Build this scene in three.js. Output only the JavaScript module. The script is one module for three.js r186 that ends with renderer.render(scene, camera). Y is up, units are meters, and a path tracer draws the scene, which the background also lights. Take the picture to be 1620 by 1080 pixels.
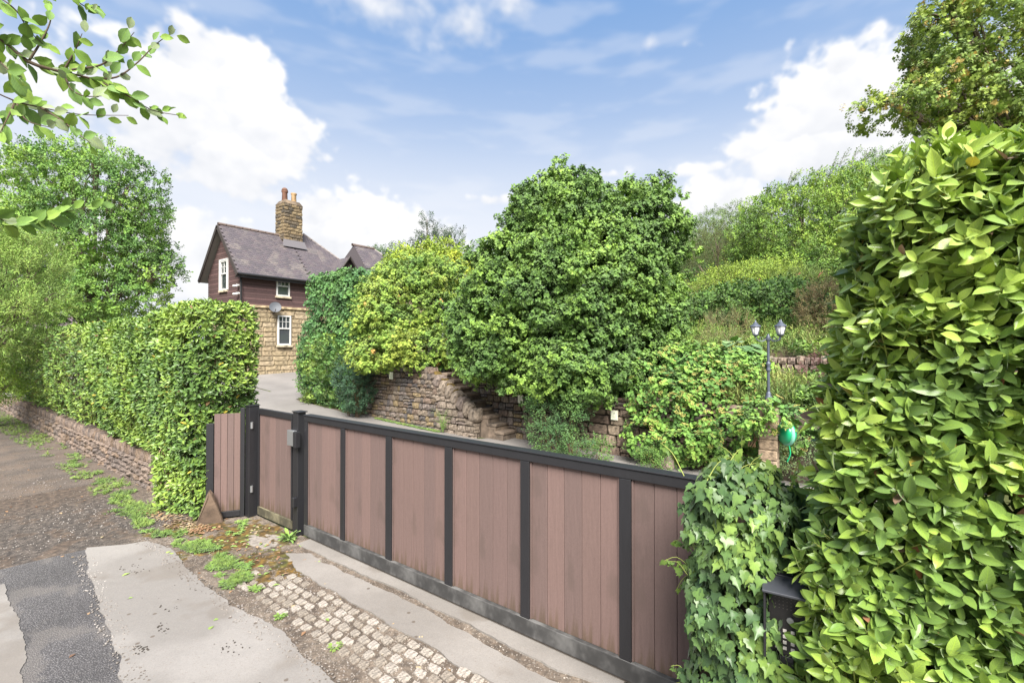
import * as THREE from 'three';
import { SimplexNoise } from 'three/addons/math/SimplexNoise.js';
import { mergeGeometries } from 'three/addons/utils/BufferGeometryUtils.js';
import { RoundedBoxGeometry } from 'three/addons/geometries/RoundedBoxGeometry.js';

// Axes: x runs along the gate (u), y is up, -z runs from the lane into the property (v). Metres.
const scene = new THREE.Scene();
const camera = new THREE.PerspectiveCamera(72.6, 1.5, 0.05, 1500);
const EYE = 2.7, CU = 0.804, SU = 0.594;
camera.position.set(0, EYE, 0);
camera.lookAt(-SU * 10, EYE + 0.095, -CU * 10);
const renderer = new THREE.WebGLRenderer({ antialias: true });
renderer.toneMapping = THREE.LinearToneMapping;
renderer.toneMappingExposure = 3.05;
renderer.shadowMap.enabled = true;

function random(seed) {
  let a = seed >>> 0;
  return () => { a = (a + 0x6d2b79f5) | 0; let t = Math.imul(a ^ (a >>> 15), 1 | a); t = (t + Math.imul(t ^ (t >>> 7), 61 | t)) ^ t; return ((t ^ (t >>> 14)) >>> 0) / 4294967296; };
}
const simplex = new SimplexNoise({ random: random(7) });
const noise = (x, y, z) => simplex.noise3d(x, y, z);
const clamp = (x, a = 0, b = 1) => Math.min(b, Math.max(a, x));
const smooth = (a, b, x) => { const t = clamp((x - a) / (b - a)); return t * t * (3 - 2 * t); };
const mix = (a, b, t) => a + (b - a) * t;
const lin = (r, g, b) => [r, g, b].map((c) => { c /= 255; return c <= 0.04045 ? c / 12.92 : ((c + 0.055) / 1.055) ** 2.4; });

// ---------- sky: blue air with fair weather clouds, by azimuth (from the view axis) and elevation in degrees
const SKY_GAIN = 0.36;
function fbm3(x, y, z, octaves) { let s = 0, a = 0.5; for (let i = 0; i < octaves; i++) { s += a * noise(x, y, z); x *= 2.03; y *= 2.03; z *= 2.03; a *= 0.5; } return s; }
const cloudLumps = [ // azimuth, elevation, half width, half height, weight
  [-36, 23.0, 7.0, 5.6, 1.0], [-34.6, 27.6, 4.0, 3.0, 1.0], [-30.5, 25.0, 4.2, 4.0, 1.0], [-27.5, 22.0, 4.6, 3.6, 1.0], [-31, 19.0, 6, 3.2, 1.0], [-44, 22, 8, 6, 0.5], [-25.3, 23.8, 2.2, 1.8, 0.8],
  [-35, 10, 5, 4.2, 1.0], [-40, 8, 8, 4, 1.0], [-19, 13.0, 5.5, 4.4, 1.0], [-22, 15.0, 3.4, 2.6, 0.9], [-12, 12, 6, 3.6, 0.85], [-16, 7, 9, 5, 1.0],
  [-15, 36, 10, 4.2, 0.46], [-5.5, 34.5, 6, 4.6, 0.5], [-22, 38, 9, 3.4, 0.4], [0, 37, 5, 3.4, 0.4],
  [35.3, 23.5, 5.4, 3.6, 1.15], [35.5, 26.3, 2.0, 1.8, 1.0], [31.0, 22.4, 3.2, 2.4, 1.0], [39, 23.5, 3.5, 2.8, 1.0], [27.8, 21.0, 3.2, 1.9, 0.85], [34, 19.5, 9, 2.6, 0.95], [44, 20, 6, 5, 0.9],
  [24.5, 16.2, 3.6, 2.8, 1.0], [18, 14.5, 4.5, 2.6, 0.85], [22, 19.5, 6, 1.0, 0.6], [16.7, 32.0, 3.0, 2.6, 0.16], [20.5, 31.5, 3.6, 1.6, 0.12], [8, 20, 10, 1.5, 0.45], [-2, 17.5, 7, 1.6, 0.5],
  [-42, 34, 5, 2.2, 0.6], [-33, 36, 4, 1.4, 0.5],
];
function skyColour(az, el, dx, dy, dz) {
  const h = clamp(el / 38);
  let r = mix(0.62, 0.205, smooth(0.28, 1.05, h)), g = mix(0.71, 0.38, smooth(0.28, 1.05, h)), b = mix(0.87, 0.7, smooth(0.28, 1.05, h));
  const haze = 0.8 * smooth(27, 9, el);
  r = mix(r, 0.86, haze); g = mix(g, 0.88, haze); b = mix(b, 0.93, haze);
  const n1 = fbm3(dx * 7 + 3, dy * 11, dz * 7, 5), n2 = fbm3(dx * 26, dy * 34 + 9, dz * 26, 4);
  // thin streaky veil
  const veil = 0.24 * smooth(0.0, 0.6, fbm3(dx * 4 + 20, dy * 16, dz * 4, 4) + 0.14);
  r = mix(r, 0.86, veil); g = mix(g, 0.88, veil); b = mix(b, 0.93, veil);
  let f = -1, lift = 0;
  for (const [a0, e0, wa, we, w] of cloudLumps) {
    let da = az - a0; da -= 360 * Math.round(da / 360);
    const q = w * 1.0 - Math.hypot(da / wa, (el - e0) / we) * 0.8;
    if (q > f) { f = q; lift = (el - e0) / we; }
  }
  // away from the view the same kind of cloud goes on, scattered
  const far = smooth(46, 62, Math.abs(az)) + smooth(40, 50, el);
  if (far > 0) { const q = -0.35 + 1.15 * fbm3(dx * 2.2 + 5, dy * 3.4 + 2, dz * 2.2, 4) * 1.5 + 0.28; if (q * Math.min(1, far) > f) { f = Math.max(f, q * Math.min(1, far)); lift = 0.2; } }
  const gauze = smooth(29, 34, el), body = smooth(mix(0, -0.28, gauze), mix(0.34, 0.9, gauze), f + n1 * 0.46 + n2 * mix(0.34, 0.2, gauze));
  const shade = clamp(mix(0.62, 0.4, gauze) + 0.34 * lift + 0.55 * n1 + 0.25 * n2);
  const c = [mix(0.74, 0.985, shade), mix(0.765, 0.98, shade), mix(0.82, 0.985, shade)];
  return [mix(r, c[0], body), mix(g, c[1], body), mix(b, c[2], body)];
}
{
  const w = 2048, hgt = 1024, data = new Float32Array(w * hgt * 4);
  const view = Math.atan2(-CU, -SU); // atan2(z, x) of the view axis
  for (let j = 0; j < hgt; j++) {
    const el = ((j + 0.5) / hgt - 0.5) * Math.PI, cy = Math.cos(el), dy = Math.sin(el);
    for (let i = 0; i < w; i++) {
      const k = (j * w + i) * 4;
      let c = [0.34, 0.35, 0.33];
      if (el > -0.02) {
        const a = ((i + 0.5) / w - 0.5) * 2 * Math.PI;
        let az = ((a - view) * 180) / Math.PI; az -= 360 * Math.round(az / 360);
        c = skyColour(az, Math.max(0, (el * 180) / Math.PI), Math.cos(a) * cy, dy, Math.sin(a) * cy);
      }
      data[k] = c[0] * SKY_GAIN; data[k + 1] = c[1] * SKY_GAIN; data[k + 2] = c[2] * SKY_GAIN; data[k + 3] = 1;
    }
  }
  const sky = new THREE.DataTexture(data, w, hgt, THREE.RGBAFormat, THREE.FloatType);
  sky.mapping = THREE.EquirectangularReflectionMapping; sky.magFilter = THREE.LinearFilter; sky.needsUpdate = true;
  scene.background = sky; scene.environment = sky;
}
// ---------- sun: veiled by thin cloud, high, from behind and to the side of the gate
const sun = new THREE.DirectionalLight(0xfff9f2, 4.2);
sun.position.set(16, 37, 17);
sun.target.position.set(-6, 0, -8);
sun.castShadow = true; sun.shadow.radius = 65; sun.shadow.mapSize.set(2048, 2048);
Object.assign(sun.shadow.camera, { left: -45, right: 45, top: 45, bottom: -45, near: 1, far: 140 });
scene.add(sun, sun.target);

// ---------- helpers
const W = (u, y, v) => new THREE.Vector3(u, y, -v);
const at = (px, py, d) => { // a point d metres away along the view axis, given where it shows in the photograph
  const x = ((px - 810) / 735) * d, y = EYE - ((py - 547) / 735) * d;
  return W(CU * x - SU * d, y, SU * x + CU * d);
};
const seenAt = (p) => { const v = -p.z, x = CU * p.x + SU * v, d = -SU * p.x + CU * v; return [810 + (735 * x) / d, 547 + (735 * (EYE - p.y)) / d, d]; };
const counts = {};
const numbered = (n) => { const k = (counts[n] = (counts[n] ?? -1) + 1); return k ? `${n}_${String(k).padStart(3, '0')}` : n; };
function shadows(o) { o.castShadow = o.receiveShadow = true; return o; }
function thing(name, label, category, base, group) {
  const g = new THREE.Group(); g.name = numbered(name); g.position.copy(base); scene.add(g);
  g.userData = { label, category }; if (group) g.userData.group = group;
  return g;
}
// a mesh given in world coordinates, hung under its thing (or part)
function part(name, geo, mat, parent, kind) {
  const m = shadows(new THREE.Mesh(geo, mat)); m.name = name; if (kind) m.userData.kind = kind;
  parent.add(m); const o = new THREE.Vector3(); for (let p = parent; p && p !== scene; p = p.parent) o.add(p.position);
  m.position.sub(o); return m;
}
function structure(name, geo, mat, label) {
  const m = shadows(new THREE.Mesh(geo, mat)); m.name = numbered(name); m.userData = { kind: 'structure', label, category: name.replace(/_/g, ' ') };
  scene.add(m); return m;
}
function under(parent, o) { // same offset as part(), for meshes placed by matrix
  parent.add(o); const b = new THREE.Vector3(); for (let p = parent; p && p !== scene; p = p.parent) b.add(p.position); o.position.sub(b); return shadows(o);
}
function boxUV(geo, s = 1) { // uv in metres by the way each face points
  const g = geo.index ? geo.toNonIndexed() : geo, p = g.attributes.position, n = g.attributes.normal, uv = new Float32Array(p.count * 2);
  for (let i = 0; i < p.count; i += 3) {
    const nx = Math.abs(n.getX(i) + n.getX(i + 1) + n.getX(i + 2)), ny = Math.abs(n.getY(i) + n.getY(i + 1) + n.getY(i + 2)), nz = Math.abs(n.getZ(i) + n.getZ(i + 1) + n.getZ(i + 2));
    for (let k = i; k < i + 3; k++) {
      const x = p.getX(k), y = p.getY(k), z = p.getZ(k), q = ny > nx && ny > nz ? [x, z] : nx > nz ? [z, y] : [x, y];
      uv[k * 2] = q[0] * s; uv[k * 2 + 1] = q[1] * s;
    }
  }
  g.setAttribute('uv', new THREE.BufferAttribute(uv, 2)); return g;
}
function boxGeo(u0, u1, y0, y1, v0, v1, r = 0.006) {
  const w = u1 - u0, h = y1 - y0, d = v1 - v0, g = r ? new RoundedBoxGeometry(w, h, d, 1, Math.min(r, w / 2.1, h / 2.1, d / 2.1)) : new THREE.BoxGeometry(w, h, d);
  g.translate((u0 + u1) / 2, (y0 + y1) / 2, -(v0 + v1) / 2);
  return boxUV(g);
}
const box = (name, parent, mat, u0, u1, y0, y1, v0, v1, r) => part(name, boxGeo(u0, u1, y0, y1, v0, v1, r), mat, parent);
function tube(points, r0, r1, sides = 6, steps = points.length * 3) { // tapered limb along a curve
  const c = new THREE.CatmullRomCurve3(points), f = c.computeFrenetFrames(steps, false), pos = [], uv = [], idx = [], len = c.getLength();
  for (let i = 0; i <= steps; i++) {
    const t = i / steps, p = c.getPoint(t), r = mix(r0, r1, t);
    for (let j = 0; j <= sides; j++) {
      const a = (j / sides) * Math.PI * 2, x = Math.cos(a) * r, y = Math.sin(a) * r;
      pos.push(p.x + f.normals[i].x * x + f.binormals[i].x * y, p.y + f.normals[i].y * x + f.binormals[i].y * y, p.z + f.normals[i].z * x + f.binormals[i].z * y);
      uv.push((j / sides) * Math.max(0.15, r0 * 6), t * len);
      if (i < steps && j < sides) { const k = i * (sides + 1) + j; idx.push(k, k + sides + 1, k + 1, k + 1, k + sides + 1, k + sides + 2); }
    }
  }
  const g = new THREE.BufferGeometry(); g.setAttribute('position', new THREE.Float32BufferAttribute(pos, 3)); g.setAttribute('uv', new THREE.Float32BufferAttribute(uv, 2)); g.setIndex(idx); g.computeVertexNormals(); return g;
}
const merged = (list) => mergeGeometries(list.map((g) => { const h = g.index ? g.toNonIndexed() : g.clone(); for (const k of Object.keys(h.attributes)) if (!['position', 'normal', 'uv'].includes(k)) h.deleteAttribute(k); return h; }));

// ---------- textures
function hash(x, y, s) { let h = Math.imul(x, 374761393) ^ Math.imul(y, 668265263) ^ Math.imul(s, 1274126177); h = Math.imul(h ^ (h >>> 13), 1274126177); return ((h ^ (h >>> 16)) >>> 0) / 4294967296; }
function tileNoise(x, y, period, seed) {
  const X = Math.floor(x), Y = Math.floor(y), fx = x - X, fy = y - Y, m = (n) => ((n % period) + period) % period;
  const a = hash(m(X), m(Y), seed), b = hash(m(X + 1), m(Y), seed), c = hash(m(X), m(Y + 1), seed), d = hash(m(X + 1), m(Y + 1), seed);
  const sx = fx * fx * (3 - 2 * fx), sy = fy * fy * (3 - 2 * fy);
  return mix(mix(a, b, sx), mix(c, d, sx), sy);
}
function tileFbm(s, t, freq, octaves, seed) { let v = 0, a = 0.5, n = 0; for (let i = 0; i < octaves; i++) { v += a * tileNoise(s * freq, t * freq, freq, seed + i); n += a; freq *= 2; a *= 0.5; } return v / n; }
function tileCells(s, t, freq, seed) { // distance to the nearest and second nearest grain, and the grain's own number
  const x = s * freq, y = t * freq, X = Math.floor(x), Y = Math.floor(y), m = (n) => ((n % freq) + freq) % freq; let d1 = 9, d2 = 9, id = 0;
  for (let j = -1; j <= 1; j++) for (let i = -1; i <= 1; i++) {
    const a = m(X + i), b = m(Y + j), dx = X + i + hash(a, b, seed) - x, dy = Y + j + hash(a, b, seed + 1) - y, d = dx * dx + dy * dy;
    if (d < d1) { d2 = d1; d1 = d; id = hash(a, b, seed + 2); } else if (d < d2) d2 = d;
  }
  return [Math.sqrt(d1), Math.sqrt(d2), id];
}
function texture(w, h, fn, srgb = true, repeat = 1) { // fn(s, t, i, j) -> [r, g, b] in 0..1
  const data = new Uint8Array(w * h * 4);
  for (let j = 0; j < h; j++) for (let i = 0; i < w; i++) { const c = fn((i + 0.5) / w, (j + 0.5) / h), k = (j * w + i) * 4; data[k] = clamp(c[0]) * 255; data[k + 1] = clamp(c[1]) * 255; data[k + 2] = clamp(c[2]) * 255; data[k + 3] = 255; }
  const t = new THREE.DataTexture(data, w, h, THREE.RGBAFormat); t.wrapS = t.wrapT = THREE.RepeatWrapping; t.magFilter = THREE.LinearFilter; t.minFilter = THREE.LinearMipmapLinearFilter; t.generateMipmaps = true;
  if (srgb) t.colorSpace = THREE.SRGBColorSpace; t.repeat.set(repeat, repeat); t.needsUpdate = true; return t;
}
const grey = (x) => [x, x, x];
const rgbOf = (r, g, b, k = 1) => [(r / 255) * k, (g / 255) * k, (b / 255) * k];
const mixRGB = (a, b, t) => [mix(a[0], b[0], t), mix(a[1], b[1], t), mix(a[2], b[2], t)];
const std = (o) => new THREE.MeshStandardMaterial({ roughness: 0.9, ...o });
const colour = (r, g, b) => new THREE.Color().setRGB(...lin(r, g, b));

const stoneMap = texture(256, 256, (s, t) => grey(0.62 + 0.42 * tileFbm(s, t, 6, 5, 11) - 0.22 * smooth(0.55, 0.8, tileFbm(s, t, 4, 4, 31)) + 0.1 * (hash(Math.floor(s * 256), Math.floor(t * 256), 5) - 0.5)));
const stoneBump = texture(256, 256, (s, t) => grey(tileFbm(s, t, 8, 5, 11)), false);
const barkMap = texture(256, 256, (s, t) => { const r = tileFbm(s * 4, t, 8, 4, 3); return rgbOf(120, 108, 92, 0.55 + 0.7 * r); });
const barkBump = texture(256, 256, (s, t) => grey(tileFbm(s * 4, t, 8, 4, 3)), false);
const grainMap = texture(256, 512, (s, t) => { const f = tileFbm(s * 8, t, 8, 4, 21), b = tileNoise(s * 32, t * 4, 32, 4); return grey(0.88 + 0.07 * f + 0.05 * b + 0.05 * (hash(Math.floor(s * 256), Math.floor(t * 64), 8) - 0.5)); });
const grainBump = texture(256, 512, (s, t) => grey(0.5 * tileNoise(s * 64, t * 4, 64, 4) + 0.5 * tileFbm(s * 8, t, 8, 3, 21)), false);
const dustMap = texture(512, 128, (s, t) => { const f = tileFbm(s, t, 6, 5, 44), g = tileFbm(s * 2, t, 10, 3, 47); return grey(0.56 + 0.44 * smooth(0.3, 0.7, 0.75 * f + 0.25 * g)); });
// ---------- the lie of the land
const driveY = (u) => { const t = clamp(-u - 4, 0, 26); return 0.3 * (t / 9.4) ** 1.6; };
function groundY(u, v) {
  if (v < 3.6) return 0;
  const drive = driveY(u) * smooth(3.6, 6, v), jump = u < -10.9 ? 10.1 : 10.95;
  if (v < jump) return drive;
  const bank = mix(1.45, 1.75, smooth(-8, -10.5, u)), top = mix(drive, bank, smooth(-16.5, -14.2, u)), f = smooth(-0.62, -0.3, u / v);
  let y = top + (0.03 + 0.165 * f) * (v - 10.9);
  y += 0.55 * smooth(-5.5, -3.5, u) * smooth(12.75, 12.85, v);
  return Math.min(y, 60);
}
function heightSheet(us, vs, lift) {
  const pos = [], uv = [], idx = [], n = vs.length;
  us.forEach((u) => vs.forEach((v) => { pos.push(u, groundY(u, v) + lift, -v); uv.push(u, v); }));
  for (let i = 0; i < us.length - 1; i++) for (let j = 0; j < n - 1; j++) { const a = i * n + j; idx.push(a, a + n, a + 1, a + 1, a + n, a + n + 1); }
  const g = new THREE.BufferGeometry(); g.setAttribute('position', new THREE.Float32BufferAttribute(pos, 3)); g.setAttribute('uv', new THREE.Float32BufferAttribute(uv, 2)); g.setIndex(idx); g.computeVertexNormals(); return g;
}
const steps = (a, b, s) => { const o = []; for (let x = a; x < b - 1e-6; x += s) o.push(x); o.push(b); return o; };
const soilMap = texture(512, 512, (s, t) => { const f = tileFbm(s, t, 8, 6, 91), g = tileFbm(s, t, 5, 4, 77); return mixRGB(rgbOf(92, 78, 60, 0.6 + 0.6 * f), rgbOf(78, 84, 44, 0.6 + 0.6 * f), smooth(0.45, 0.6, g)); }, true, 0.25);
const soil = std({ map: soilMap, roughness: 1 });
{
  const us = [...steps(-420, -60, 40), ...steps(-58, -20, 2), ...steps(-19.5, 8, 0.5), ...steps(10, 40, 3), ...steps(60, 420, 40)];
  const vs = [...steps(-300, -20, 40), ...steps(-10, 3, 1), 3.6, ...steps(4, 9.5, 0.5), 9.95, 10.05, 10.15, 10.3, 10.6, 10.9, 11.0, 11.3, 11.8, 12.3, 12.75, 12.85, 13.2, ...steps(14, 40, 1), ...steps(44, 120, 5), ...steps(140, 420, 30)];
  structure('ground', heightSheet(us, vs, -0.012), soil, 'earth and grass that the lane, drive and gardens lie on');
}
// lane: rough dirt and gravel track
const gravelMap = texture(512, 512, (s, t) => {
  const [d, e, id] = tileCells(s, t, 56, 5), [d2, , id2] = tileCells(s, t, 120, 9), f = tileFbm(s, t, 4, 5, 12), p = tileFbm(s, t, 3, 4, 60);
  let c = mixRGB(rgbOf(83, 74, 67, 0.72 + 0.5 * f), rgbOf(96, 83, 72, 0.75 + 0.4 * f), smooth(0.42, 0.62, p));
  if (id2 > 0.62 && d2 < 0.4) c = rgbOf(106, 98, 90, 0.55 + 0.75 * hash(Math.floor(id2 * 999), 3, 1));
  if (id > 0.9 && d < 0.3) c = rgbOf(118, 110, 102, 0.5 + 0.7 * hash(Math.floor(id * 999), 1, 1));
  return c;
}, true, 0.75);
const gravelBump = texture(512, 512, (s, t) => { const [d, , id] = tileCells(s, t, 56, 5), [d2, , id2] = tileCells(s, t, 120, 9); return grey(0.4 * tileFbm(s, t, 8, 4, 12) + (id > 0.86 ? 0.5 * smooth(0.45, 0.1, d) : 0) + (id2 > 0.4 ? 0.25 * smooth(0.45, 0.1, d2) : 0)); }, false, 0.75);
const gravel = std({ map: gravelMap, bumpMap: gravelBump, bumpScale: 0.014, roughness: 1 });
structure('lane', heightSheet([...steps(-120, -20, 5), ...steps(-18, 10, 1)], [...steps(-6, 3, 0.5), 3.3], 0), gravel, 'rough dirt and gravel lane running beside the hedge');

// dirt strip, moss and worn concrete at the gate mouth, by place
function patch(u0, u1, v0, v1, w, h, fn, bumpFn) {
  const map = texture(w, h, (s, t) => fn(mix(u0, u1, s), mix(v0, v1, t))), bump = texture(w, h, (s, t) => grey(bumpFn(mix(u0, u1, s), mix(v0, v1, t))), false);
  map.wrapS = map.wrapT = bump.wrapS = bump.wrapT = THREE.ClampToEdgeWrapping;
  return std({ map, bumpMap: bump, bumpScale: 0.02, roughness: 1 });
}
const lump = (u, v, u0, v0, a, b) => 1 - Math.hypot((u - u0) / a, (v - v0) / b);
function mossAt(u, v) {
  const n = fbm3(u * 1.4, v * 1.7, 3, 5) * 1.1 + fbm3(u * 6, v * 6, 8, 3) * 0.5;
  return Math.max(lump(u, v, -7.0, 2.95, 1.15, 0.75), lump(u, v, -6.0, 2.85, 0.8, 0.45), lump(u, v, -7.9, 2.7, 0.8, 0.5)) * 1.25 + n - 0.05;
}
function mouth(u, v) {
  const f = fbm3(u * 9, v * 9, 1, 5), c = fbm3(u * 1.6, v * 2.2, 5, 4), gr = hash(Math.floor(u * 140), Math.floor(v * 140), 3), gr2 = hash(Math.floor(u * 55), Math.floor(v * 55), 4);
  let col = mixRGB(rgbOf(90, 79, 68, 0.92 + 0.35 * f), rgbOf(108, 97, 85, 0.92 + 0.3 * f), smooth(-0.2, 0.3, c));
  if (gr > 0.93) col = rgbOf(172, 164, 154, 0.6 + 0.5 * gr2); else if (gr < 0.06) col = rgbOf(70, 62, 54);
  // brown lane dust fading into the gravel on the hedge side
  const laneMix = smooth(-7.6, -8.4, u + 0.5 * c);
  if (laneMix > 0) { const q = mixRGB(gr > 0.84 ? rgbOf(108, 100, 93, 0.6 + 0.6 * gr2) : rgbOf(84, 76, 69, 0.78 + 0.5 * f), rgbOf(96, 82, 70, 0.8 + 0.4 * f), Math.max(smooth(0.0, 0.4, c), smooth(-10, -11.8, u))); col = mixRGB(col, q, laneMix * smooth(2.9, 2.3, v)); }
  // worn concrete showing through
  const bare = Math.max(lump(u, v, -6.55, 3.1, 0.55, 0.2), lump(u, v, -6.6, 3.3, 0.3, 0.12), lump(u, v, -5.6, 3.15, 0.5, 0.2)) + 0.6 * c + 0.3 * f;
  const m = smooth(0.25, 0.6, mossAt(u, v));
  col = mixRGB(col, mixRGB(rgbOf(96, 74, 30, 0.85 + 0.6 * f), rgbOf(82, 80, 30, 0.85 + 0.6 * f), smooth(-0.1, 0.35, fbm3(u * 3, v * 3, 11, 3))), m);
  col = mixRGB(col, rgbOf(134, 127, 119, 0.95 + 0.2 * f), smooth(0.28, 0.5, bare));
  return col;
}
structure('gateway_dirt', (() => { const g = new THREE.PlaneGeometry(11, 3.5, 44, 14); g.rotateX(-Math.PI / 2); g.translate(-6.5, 0.004, -1.8); const p = g.attributes.position; for (let i = 0; i < p.count; i++) p.setY(i, 0.004 + 0.012 * Math.max(0, noise(p.getX(i) * 1.3, 0, p.getZ(i) * 1.3)) * smooth(1.9, 2.1, -p.getZ(i)) * smooth(-5, -6, p.getX(i))); return g; })(),
  patch(-12, -1, 0.05, 3.55, 1536, 512, mouth, (u, v) => 0.5 + 0.3 * fbm3(u * 14, v * 14, 2, 4) + 0.14 * (hash(Math.floor(u * 90), Math.floor(v * 90), 6) - 0.5) + 0.25 * smooth(0.2, 0.6, mossAt(u, v)) * (0.5 + fbm3(u * 30, v * 30, 4, 3))), 'mossy brown dirt between the concrete slab and the gate');

// concrete slabs and the tarmac strip: thin sheets with worn outlines
function slab(outline, top, wobble, seed) {
  const pts = [], r = random(seed);
  outline.forEach(([u, v], i) => { const [a, b] = outline[(i + 1) % outline.length], n = Math.max(1, Math.round(Math.hypot(a - u, b - v) / 0.025)); for (let k = 0; k < n; k++) { const uu = mix(u, a, k / n), vv = mix(v, b, k / n), q = wobble * (noise(uu * 1.6, vv * 1.6, seed) + 0.4 * noise(uu * 6, vv * 6, seed) + 0.14 * noise(uu * 17, vv * 17, seed) + 0.2 * (r() - 0.5)); pts.push(new THREE.Vector2(uu + q * 0.5, vv + q)); } });
  const g = new THREE.ExtrudeGeometry(new THREE.Shape(pts), { depth: 0.03, bevelEnabled: false }); g.rotateX(-Math.PI / 2); g.translate(0, top - 0.03, 0); return g;
}
const concreteFn = (s, t) => { const f = tileFbm(s, t, 4, 6, 17), sp = hash(Math.floor(s * 512), Math.floor(t * 512), 2), st = tileFbm(s, t, 7, 4, 70), [d, , id] = tileCells(s, t, 40, 33); let c = mixRGB(rgbOf(131, 127, 122), rgbOf(117, 113, 108), smooth(0.35, 0.7, f)); c = c.map((x) => x * (0.97 + 0.07 * sp)); if (sp > 0.985) c = rgbOf(120, 112, 104); c = mixRGB(c, rgbOf(104, 97, 89), 0.5 * smooth(0.58, 0.72, st)); if (id > 0.97 && d < 0.2) c = rgbOf(92, 84, 76); return c; };
const concreteMap = texture(1024, 1024, concreteFn, true, 0.28), concreteBump = texture(512, 512, (s, t) => grey(tileFbm(s, t, 16, 5, 17)), false, 0.5);
const concrete = std({ map: concreteMap, bumpMap: concreteBump, bumpScale: 0.006, roughness: 0.95 });
structure('concrete_slab', slab([[-8.25, 1.6], [-7.95, 1.96], [-7.85, 2.18], [-7.32, 2.27], [-6.7, 2.23], [-5.9, 2.16], [-5.2, 2.17], [-4.7, 2.24], [-4.0, 2.22], [-3.3, 2.17], [-2.2, 2.2], [-1.0, 2.1], [2, 2.2], [2, 0.95], [-3.2, 1.05], [-4.7, 1.16], [-6.8, 1.4]], 0.02, 0.03, 3), concrete, 'pale concrete slab beside the line of cobbles');
structure('concrete_slab', slab([[-7.75, 0.82], [-6.3, 0.78], [-5.3, 0.69], [-3, 0.6], [2, 0.4], [2, -3], [-7.9, -3]], 0.018, 0.03, 5), concrete, 'pale concrete strip beyond the dark tarmac strip');
const concreteWet = std({ map: concreteMap, bumpMap: concreteBump, bumpScale: 0.006, roughness: 0.9, color: new THREE.Color(0.95, 0.94, 0.93) });
structure('gate_apron', slab([[-5.95, 3.12], [-5.4, 2.97], [-4.6, 2.94], [-3.3, 2.92], [-2.2, 2.9], [-1.2, 2.95], [-0.8, 3.05], [-1.3, 3.22], [-2.2, 3.2], [-3.0, 3.28], [-3.9, 3.3], [-5.3, 3.27], [-5.7, 3.3]], 0.017, 0.025, 9), concreteWet, 'worn concrete apron between the cobbles and the sliding gate');
structure('gate_track', slab([[-6.1, 3.34], [-5.0, 3.37], [-3.9, 3.39], [-2.8, 3.37], [-2.0, 3.33], [-1.5, 3.42], [-1.5, 3.62], [-6.1, 3.62]], 0.022, 0.018, 12), concreteWet, 'narrow concrete strip under the sliding gate');
const tarFn = (s, t) => { const [d, , id] = tileCells(s, t, 90, 3), f = tileFbm(s, t, 3, 5, 19), sp = hash(Math.floor(s * 512), Math.floor(t * 512), 12); let k = 0.78 + 0.3 * f; let c = d < 0.4 ? rgbOf(92, 90, 90, k * (0.7 + 0.6 * id)) : rgbOf(66, 64, 64, k); if (sp > 0.97) c = rgbOf(165, 160, 155); return mixRGB(c, rgbOf(106, 101, 96), 0.55 * smooth(0.55, 0.7, tileFbm(s, t, 4, 4, 53))); };
const tar = std({ map: texture(512, 512, tarFn, true, 0.8), bumpMap: texture(512, 512, (s, t) => { const [d, , id] = tileCells(s, t, 90, 3); return grey(smooth(0.5, 0.1, d) * (0.4 + 0.6 * id)); }, false, 0.8), bumpScale: 0.006, roughness: 0.95 });
structure('tarmac_strip', slab([[-8.3, 0.72], [-8.28, 1.1], [-8.2, 1.62], [-6.8, 1.43], [-4.7, 1.19], [-3.2, 1.08], [2, 0.98], [2, 0.3], [-3, 0.55], [-5.3, 0.65], [-6.3, 0.74]], 0.011, 0.02, 7), tar, 'dark tarmac strip laid between two concrete slabs');

// the drive inside the gate
const driveMap = texture(512, 512, (s, t) => { const f = tileFbm(s, t, 4, 6, 27), sp = hash(Math.floor(s * 512), Math.floor(t * 512), 22); return rgbOf(122, 118, 114, 0.86 + 0.22 * f + 0.1 * (sp - 0.5)); }, true, 0.25);
{
  const us = steps(-40, 2, 0.5), n = 14, pos = [], uv = [], idx = [];
  us.forEach((u) => { const edge = u > -8.35 ? 10.74 : u > -13.2 ? 9.92 : u > -14.6 ? mix(9.92, 9.6, smooth(-13.2, -14.6, u)) : 9.7 + 7 * smooth(-17.8, -20.5, u); for (let j = 0; j <= n; j++) { const v = mix(3.64, edge, j / n); pos.push(u, groundY(u, v) + 0.006, -v); uv.push(u, v); } });
  for (let i = 0; i < us.length - 1; i++) for (let j = 0; j < n; j++) { const a = i * (n + 1) + j; idx.push(a, a + n + 1, a + 1, a + 1, a + n + 1, a + n + 2); }
  const g = new THREE.BufferGeometry(); g.setAttribute('position', new THREE.Float32BufferAttribute(pos, 3)); g.setAttribute('uv', new THREE.Float32BufferAttribute(uv, 2)); g.setIndex(idx); g.computeVertexNormals();
  structure('driveway', g, std({ map: driveMap, roughness: 0.95 }), 'pale grey tarmac drive rising from the gate to the house');
}

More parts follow.
